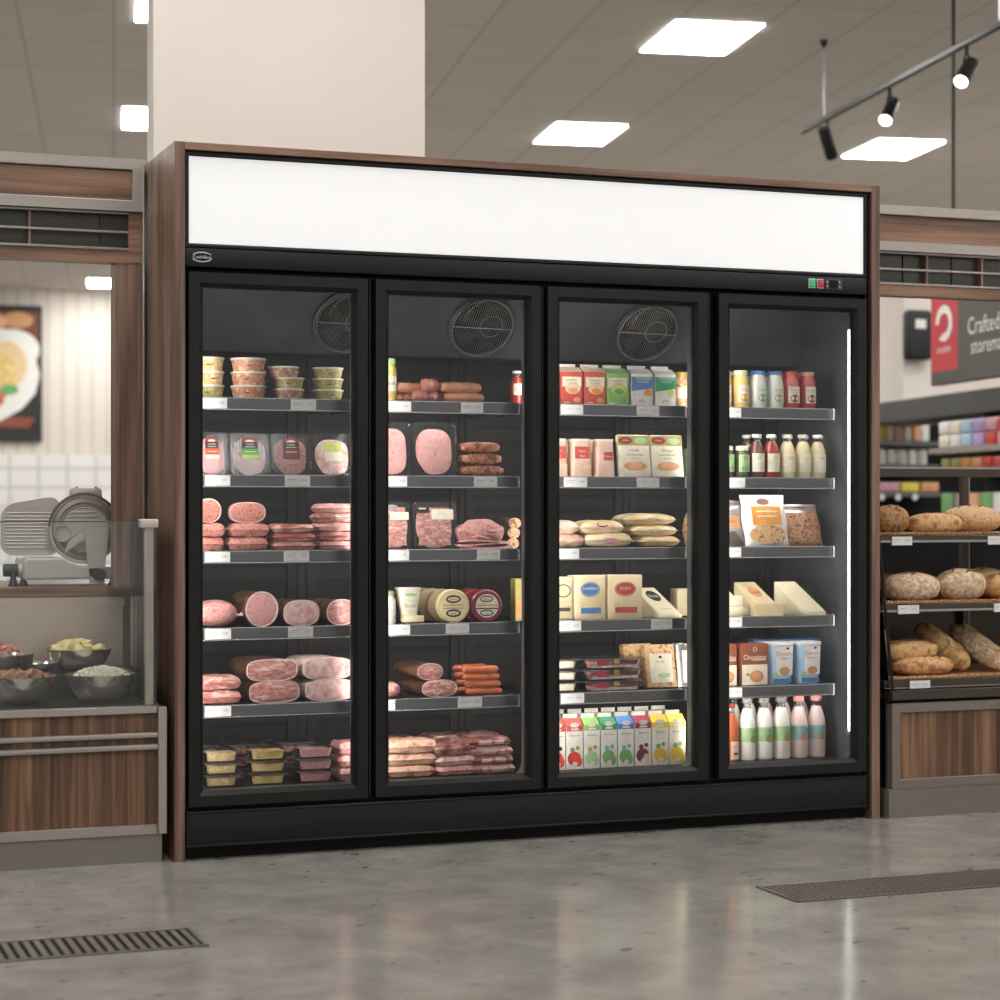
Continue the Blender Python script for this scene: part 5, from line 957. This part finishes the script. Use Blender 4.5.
loaf(886, 571, 936, 599, .13, ZT[1], 'crust_flour', 'floury round rustic loaf, front left on the middle bakery tier', [(-.5, -.3, .4, -.1), (-.3, -.6, .5, .2), (-.2, .1, .4, .4)], seed=6, n=2.4)
loaf(938, 567, 983, 598, .13, ZT[1], 'crust_flour', 'round loaf with a cross cut, front centre on the middle bakery tier', [(-.6, -.4, .1, .5), (-.1, -.7, .5, .1), (0, -.5, .6, -.5)], seed=7, n=2.2)
loaf(962, 561, 1006, 590, .30, ZT[1], 'crust_gold', 'golden loaf behind the cross cut loaf, middle bakery tier', [(-.4, -.4, .4, .2)], seed=8)
loaf(984, 571, 1024, 597, .15, ZT[1], 'crust_brown', 'brown loaf cut by the right picture edge, middle bakery tier', [(-.5, -.4, .3, .2)], seed=9)
loaf(866, 628, 890, 672, .28, ZT[0], 'crust_gold', 'pale loaf behind at the left of the bottom bakery tier', [], seed=10)
loaf(893, 658, 952, 677, .10, ZT[0], 'crust_brown', 'lower brown loaf with diagonal cuts, bottom bakery tier front left', [(-.1, -.5, .2, 0), (.15, -.5, .45, 0), (.4, -.5, .65, 0)], depth=.12, seed=11, n=2.4, nm_='bread_loaf')
l2 = loaf(882, 640, 935, 659, .13, ZT[0]+.056, 'crust_brown', 'upper brown seeded loaf resting on the lower one, bottom bakery tier', [(-.6, -.4, .6, -.3), (-.3, .1, .4, .1)], depth=.11, seed=12, n=3)
def leaning(pa, pb, r, Ya, Yb, m, label, seed, m2='score_pale'):
    A = onY(pa[0], pa[1], Ya); B = onY(pb[0], pb[1], Yb); d = B-A; ln = d.length
    t = thing('baguette', label, 'bread', A); t.rotation_mode = 'QUATERNION'; t.rotation_quaternion = d.to_track_quat('X', 'Z')
    blob(ln/2+r*.6, r, r*.86, m, 2.4, .015, 32, 14, c=(ln/2, 0, 0), seed=seed).build('crust', t)
    for i in range(3):
        x = ln*(.22+.28*i); MB().grid(lambda u, v: (x+ln*.2*(u-.5)*2*.7+.01*(v-.5), r*.9*(v-.5)*(1-abs(2*u-1)**2)*.8-.2*r, r*.86*math.sqrt(max(.05, 1-((v-.5)*.8*(1-abs(2*u-1)**2)-.2)**2))+.0035), 10, 4, m2).build('score', t)
    return t
leaning((922, 631), (962, 662), .052, .30, .13, 'crust_brown', 'brown leaning crusty loaf with pale tip, bottom bakery tier centre', 20, 'crust_gold')
leaning((957, 631), (1000, 663), .052, .30, .13, 'crust_flour', 'pale floury leaning loaf, bottom bakery tier right', 21)
leaning((1004, 634), (1040, 664), .045, .30, .13, 'crust_gold', 'golden leaning loaf cut by the right picture edge, bottom bakery tier', 22)
# ================================================ track with spotlights
TZ = 3.776
A = onZ(802, 134, TZ); B = onZ(1000, 28, TZ); D = (B-A).normalized(); B = A+D*5.2; ang = math.atan2(D.y, D.x)
tr = thing('lighting_track', 'black ceiling lighting track hung on thin rods, top right', 'lighting track', A, ang)
MB().box((0, -.018, 0), (5.2, .018, .035), 'black_frame', .003).build('rail', tr)
Rz = Matrix.Rotation(ang, 4, 'Z')
for px_, py_ in ((816, 122), (992, 28)):
    p = onZ(px_, py_, TZ); s_ = (p-A).dot(D); MB().tube([(s_, 0, .03), (s_, 0, HC-TZ)], .006, 'wire_grey', 6).lathe([(.001, 0), (.03, 0), (.012, -.05), (.001, -.05)], 'black_plastic', 12, c=(s_, 0, HC-TZ)).build('suspension_rod', tr)
def spot(px, py, aim, lit, label):
    p = onZ(px, py, TZ); s_ = (p-A).dot(D); p = A+D*s_; t = thing('spotlight', label, 'spotlight', p)
    mb = MB().tube([(0, 0, 0), (0, 0, -.05)], .012, 'black_frame', 8)
    for sgn_ in (-1, 1): mb.tube([(0, 0, -.045), (.038*sgn_*D.x, .038*sgn_*D.y, -.07), (.038*sgn_*D.x, .038*sgn_*D.y, -.14)], .006, 'black_frame', 6)
    mb.build('bracket', t)
    q_ = Vector(aim).normalized().to_track_quat('Z', 'Y').to_matrix().to_4x4(); M_ = Matrix.Translation((0, 0, -.15)) @ q_
    MB().lathe([(.001, -.11), (.038, -.11), (.044, -.10), (.046, .10), (.042, .12), (.040, .105), (.001, .105)], 'black_frame', 24, M=M_).build('lamp_body', t)
    MB().lathe([(.001, .112), (.039, .112)], 'spot_lens' if lit else 'wire_grey', 20, M=M_).build('lens', t)
R_cam = Vector((math.cos(YAW), -math.sin(YAW), 0)); F_cam = Vector((math.sin(YAW), math.cos(YAW), 0))
spot(822, 120, R_cam*.35+F_cam*.45+Vector((0, 0, -.85)), False, 'spotlight nearest the end of the track, pointing down and away')
spot(889, 87, -R_cam*.42-F_cam*.75+Vector((0, 0, -.75)), True, 'middle black spotlight on the track with glowing lens')
spot(968, 46, -R_cam*.50-F_cam*.75+Vector((0, 0, -.72)), True, 'highest black spotlight on the track with glowing lens, far right')
# ================================================ floor drains
def drain(x0, x1, y0, y1, pitch, label, sk):
    t = thing('floor_drain', label, 'floor drain', (0, 0, 0))
    MB().box((x0, y0, .0005), (x1, y1, .002), 'black_gap').build('pit_shade_plate', t)  # flat black plate stands in for the shade below the grate
    mb = MB()
    for a, b_ in (((x0, y0), (x1, y0+.014)), ((x0, y1-.014), (x1, y1)), ((x0, y0), (x0+.012, y1)), ((x1-.012, y0), (x1, y1))): mb.box((a[0], a[1], .001), (b_[0], b_[1], .0035), 'kick_steel')
    mb.build('frame', t); mb = MB(); n = int((x1-x0-.024)/pitch)
    for i in range(n):
        x = x0+.012+(x1-x0-.024-n*pitch)/2+pitch*i+pitch*.25; wd = pitch*.55; a = y0+.02; b_ = y1-.02
        mb.add([(x, a, .003), (x+wd, a, .003), (x+wd+sk, b_, .003), (x+sk, b_, .003), (x, a, .002), (x+wd, a, .002), (x+wd+sk, b_, .002), (x+sk, b_, .002)], [(0, 1, 2, 3), (0, 3, 7, 4), (1, 5, 6, 2), (0, 4, 5, 1), (3, 2, 6, 7)], 'drain_steel')
    mb.build('grate', t)
drain(-2.6, -.18, -1.256, -1.02, .0275, 'slotted metal floor drain in front of the deli counter, left', .0)
drain(1.52, 4.4, -1.287, -1.037, .0215, 'slotted metal floor drain in front of the bakery rack, right', -.02)
# ================================================ background left: poster
p = onY(42, 306, 24.06); pz0 = onY(42, 442, 24.06).z
t = thing('food_poster', 'large dark food poster with a plate of food, on the far wall left', 'poster', (p.x-1.5, 24.04, 0))
MB().box((-1.5, 0, pz0), (1.5, .035, p.z), 'label_black').build('board', t)
zc = (pz0+p.z)/2
art('printed_picture', [('r', -1.45, 1.45, p.z-.55, p.z-.1, 'cap_brown'), ('p', [(-1.4, pz0+.35), (1.3, pz0+.2), (1.4, pz0+.35), (-1.3, pz0+.5)], 'brown_choc'), ('d', 1.05, zc+.35, .42, .30, 'label_white'), ('d', .35, zc-.02, 1.12, .78, 'label_white'), ('d', .35, zc-.02, .80, .52, 'brown_choc'), ('d', .98, zc+.12, .30, .36, 'salad_yellow'), ('d', .90, zc+.02, .22, .26, 'jelly_yellow'), ('d', .60, zc-.05, .26, .2, 'label_cream'), ('d', .66, zc-.36, .30, .20, 'sausage_orange'), ('d', 1.02, zc-.24, .14, .08, 'fruit_green'), ('d', .2, zc, .4, .3, 'ham_rose'), ('d', 1.15, p.z-.22, .22, .12, 'nut_tan'), ('d', .75, p.z-.25, .25, .13, 'fruit_peach')], t, 0)
# ================================================ background right
BY = 7.0
# hanging sign, running along the aisle
def AP(px, Z): p = Vector((CX, CY, 0))+Vector((math.sin(YAW), math.cos(YAW), 0))*Z+Vector((math.cos(YAW), -math.sin(YAW), 0))*((px-500)/F_PX*Z); return p
nm('sign_grey', (78, 72, 66), (70, 64, 58), 1, .5); nm('sign_red', (196, 38, 50), (186, 34, 46), 2, .5); nm('dark_grey', (70, 70, 68), (64, 64, 62), 2, .5)
ZS = 13.0; sp0 = AP(931, ZS); zof = lambda py, Z=ZS: CZ+(HY-py)/F_PX*Z
AYAW = -PI/2-A10
t = thing('hanging_sign', 'dark hanging shop sign with red square and white lettering, far right', 'sign', (sp0.x, sp0.y, 0), AYAW)
z0s, z1s = zof(386), zof(292)
MB().box((0, 0, z0s), (2.4, .07, z1s), 'sign_grey', .004).build('board', t)
rc = .205
art('sign_print', [('r', .0, .42, zof(373), z1s, 'sign_red'), ('o', rc, zof(326), .13, .115, .052, 'label_white'), ('p', [(rc-.14, zof(326)), (rc-.01, zof(327)), (rc-.02, zof(337)), (rc-.14, zof(345))], 'sign_red'), ('t', 'crustini', rc, zof(351), .050, 'label_white', .34),
    ('t', 'Crafted', .80, zof(334), .105, 'label_white', .48), ('t', 'storemade', .91, zof(353.5), .095, 'label_white', .70)], t, 0)
for xx in (.27, 2.1): MB().tube([(xx, .035, z1s), (xx, .035, HC)], .011, 'black_frame', 6).build('suspension_rod', t)
a = onY(909, 309, 7.47); b2 = onY(932, 360, 7.47)
t = thing('wall_speaker', 'black rounded box with white label, left of the hanging red sign', 'speaker', ((a.x+b2.x)/2, 7.47, b2.z))
MB().box((-(b2.x-a.x)/2, 0, 0), ((b2.x-a.x)/2+.02, .12, a.z-b2.z), 'black_plastic', .04, 3).build('housing', t)
art('label', [('r', -.045, .05, (a.z-b2.z)*.62, (a.z-b2.z)*.80, 'label_white')], t, -.002)
pc = onY(903, 300, 7.6); struct(MB().box((pc.x, 7.6, 0), (pc.x+6, 8.0, 2.9), 'cream_paint').build('wall_partition'))
# shelving with packets
g1x0, g1x1 = onY(860, 450, BY).x, onY(934, 450, BY).x
def gz(py, Y=BY): return onY(900, py, Y).z
gond = thing('grocery_shelving', 'blurred dark grocery shelving with white jars, behind the bakery rack', 'shelving', (0, BY, 0))
MB().box((g1x0-1, .30, 0), (g1x1+1.6, .36, gz(422)), 'black_gap').build('back_panel', gond)
fa = AP(866, 15.3); fo = MB().box((-1.2, 0, 1.745), (7.0, .5, 1.895), 'dark_grey').build('fascia', gond); fo.location = (fa.x, fa.y-BY, 0); fo.rotation_euler = (0, 0, AYAW)
cols = {'yellow': 'carton_lemon', 'cream': 'label_cream', 'pink': 'pink_wrap', 'white': 'label_white', 'peach': 'fruit_peach', 'pale blue': 'pale_blue', 'lilac': 'lilac', 'red': 'fruit_red', 'olive': 'olive', 'orange': 'fruit_orange', 'green': 'fruit_green', 'grey': 'foil_silver'}
ORD = ['first', 'second', 'third', 'fourth', 'fifth', 'sixth', 'seventh', 'eighth', 'ninth', 'tenth']
def far_row(px0, pitch, y_top, y_bot, seq, Y, what, jar=False, shelf=None):
    zb = onY(900, y_bot, Y).z; zt = onY(900, y_top, Y).z; wd = onY(px0+pitch, 450, Y).x-onY(px0, 450, Y).x; x0 = onY(px0, 450, Y).x
    if shelf is not None: MB().box((x0-.05, Y-BY-.04, zb-.035), (x0+wd*len(seq)+.05, .3, zb-.002), 'shelf_steel' if shelf else 'dark_steel').build('shelf', gond)
    for i, cname in enumerate(seq):
        lb = '%s %s %s counted from the left, %s' % (ORD[i], cname, 'jar' if jar else 'packet', what); xx = x0+wd*(i+.5)
        if jar: o = MB().lathe([(.001, 0), (wd*.42, 0), (wd*.45, .01), (wd*.45, (zt-zb)*.75), (wd*.36, (zt-zb)*.84), (wd*.40, (zt-zb)*.86), (wd*.40, zt-zb), (.001, zt-zb)], cols[cname], 14).build('grocery_jar', None, (xx, Y+.06, zb)); tag(o, lb, 'jar')
        else: o = MB().box((-wd*.46, -.04, 0), (wd*.46, .06, zt-zb), cols[cname], .012, 2).build('grocery_packet', None, (xx, Y+.06, zb)); tag(o, lb, 'packet')
far_row(878, 9, 424, 441, ['yellow', 'cream', 'pink', 'cream', 'peach', 'white'], BY, 'upper row left of the hanging red sign', False, True)
far_row(879, 10.5, 449, 464, ['white', 'white', 'white', 'white', 'white'], BY, 'lower row of white jars behind the rack', True, True)
Y2 = 6.5
sd = thing('aisle_shelving', 'blurred dark aisle shelving with pastel packets running towards the shopper, far right', 'shelving', (AP(935, 13.4).x, AP(935, 13.4).y, 0), AYAW)
MB().box((0, .35, 0), (6.5, .40, 1.75), 'black_gap').build('back_panel', sd)
sdm = Matrix.Translation(sd.location) @ Matrix.Rotation(AYAW, 4, 'Z')
def side_row(zb, h, seq, pitch, what, shelf=True, x0=.02):
    if shelf: MB().box((0, -.05, zb-.04), (6.5, .36, zb-.002), 'brushed_steel').build('shelf', sd)
    for i, cname in enumerate(seq):
        p = sdm @ Vector((x0+pitch*(i+.5), .07, zb)); o = MB().box((-pitch*.46, -.06, 0), (pitch*.46, .08, h), cols[cname], .015, 2).build('grocery_packet', None, p, (0, 0, AYAW)); tag(o, '%s %s packet from the left, %s' % (ORD[i], cname, what), 'packet')
side_row(1.512, .085, ['cream', 'white', 'pale blue', 'lilac', 'red', 'pink', 'red'], .18, 'lower layer of the pastel aisle shelf')
side_row(1.599, .085, ['white', 'cream', 'pale blue', 'lilac', 'pink', 'red', 'red'], .18, 'upper layer of the pastel aisle shelf', False)
side_row(1.375, .07, ['olive', 'olive', 'orange', 'peach', 'red', 'red', 'peach'], .16, 'dim row under the pastel aisle shelf', True, .06)
side_row(1.08, .14, ['green', 'grey', 'peach', 'green', 'white'], .20, 'lowest aisle row behind the loaves', True, .06)
far_row(882, 20, 482, 492, ['pink', 'yellow', 'peach'], BY, 'row under the rack top rail', False, True)
for i, (px_, py_, Y) in enumerate(((882, 497, BY), (898, 497, BY), (915, 497, BY))):
    c = onY(px_, py_, Y-.06); tag(MB().lathe([(.001, 0), (.026, 0), (.026, .004), (.001, .004)], 'white_card', 18, M=Matrix.Rotation(PI/2, 4, 'X')).build('round_price_disc', None, c), 'round white price disc, %s, on the far grocery shelving' % (['lower left', 'lower middle', 'lower right'][i]), 'price tag')
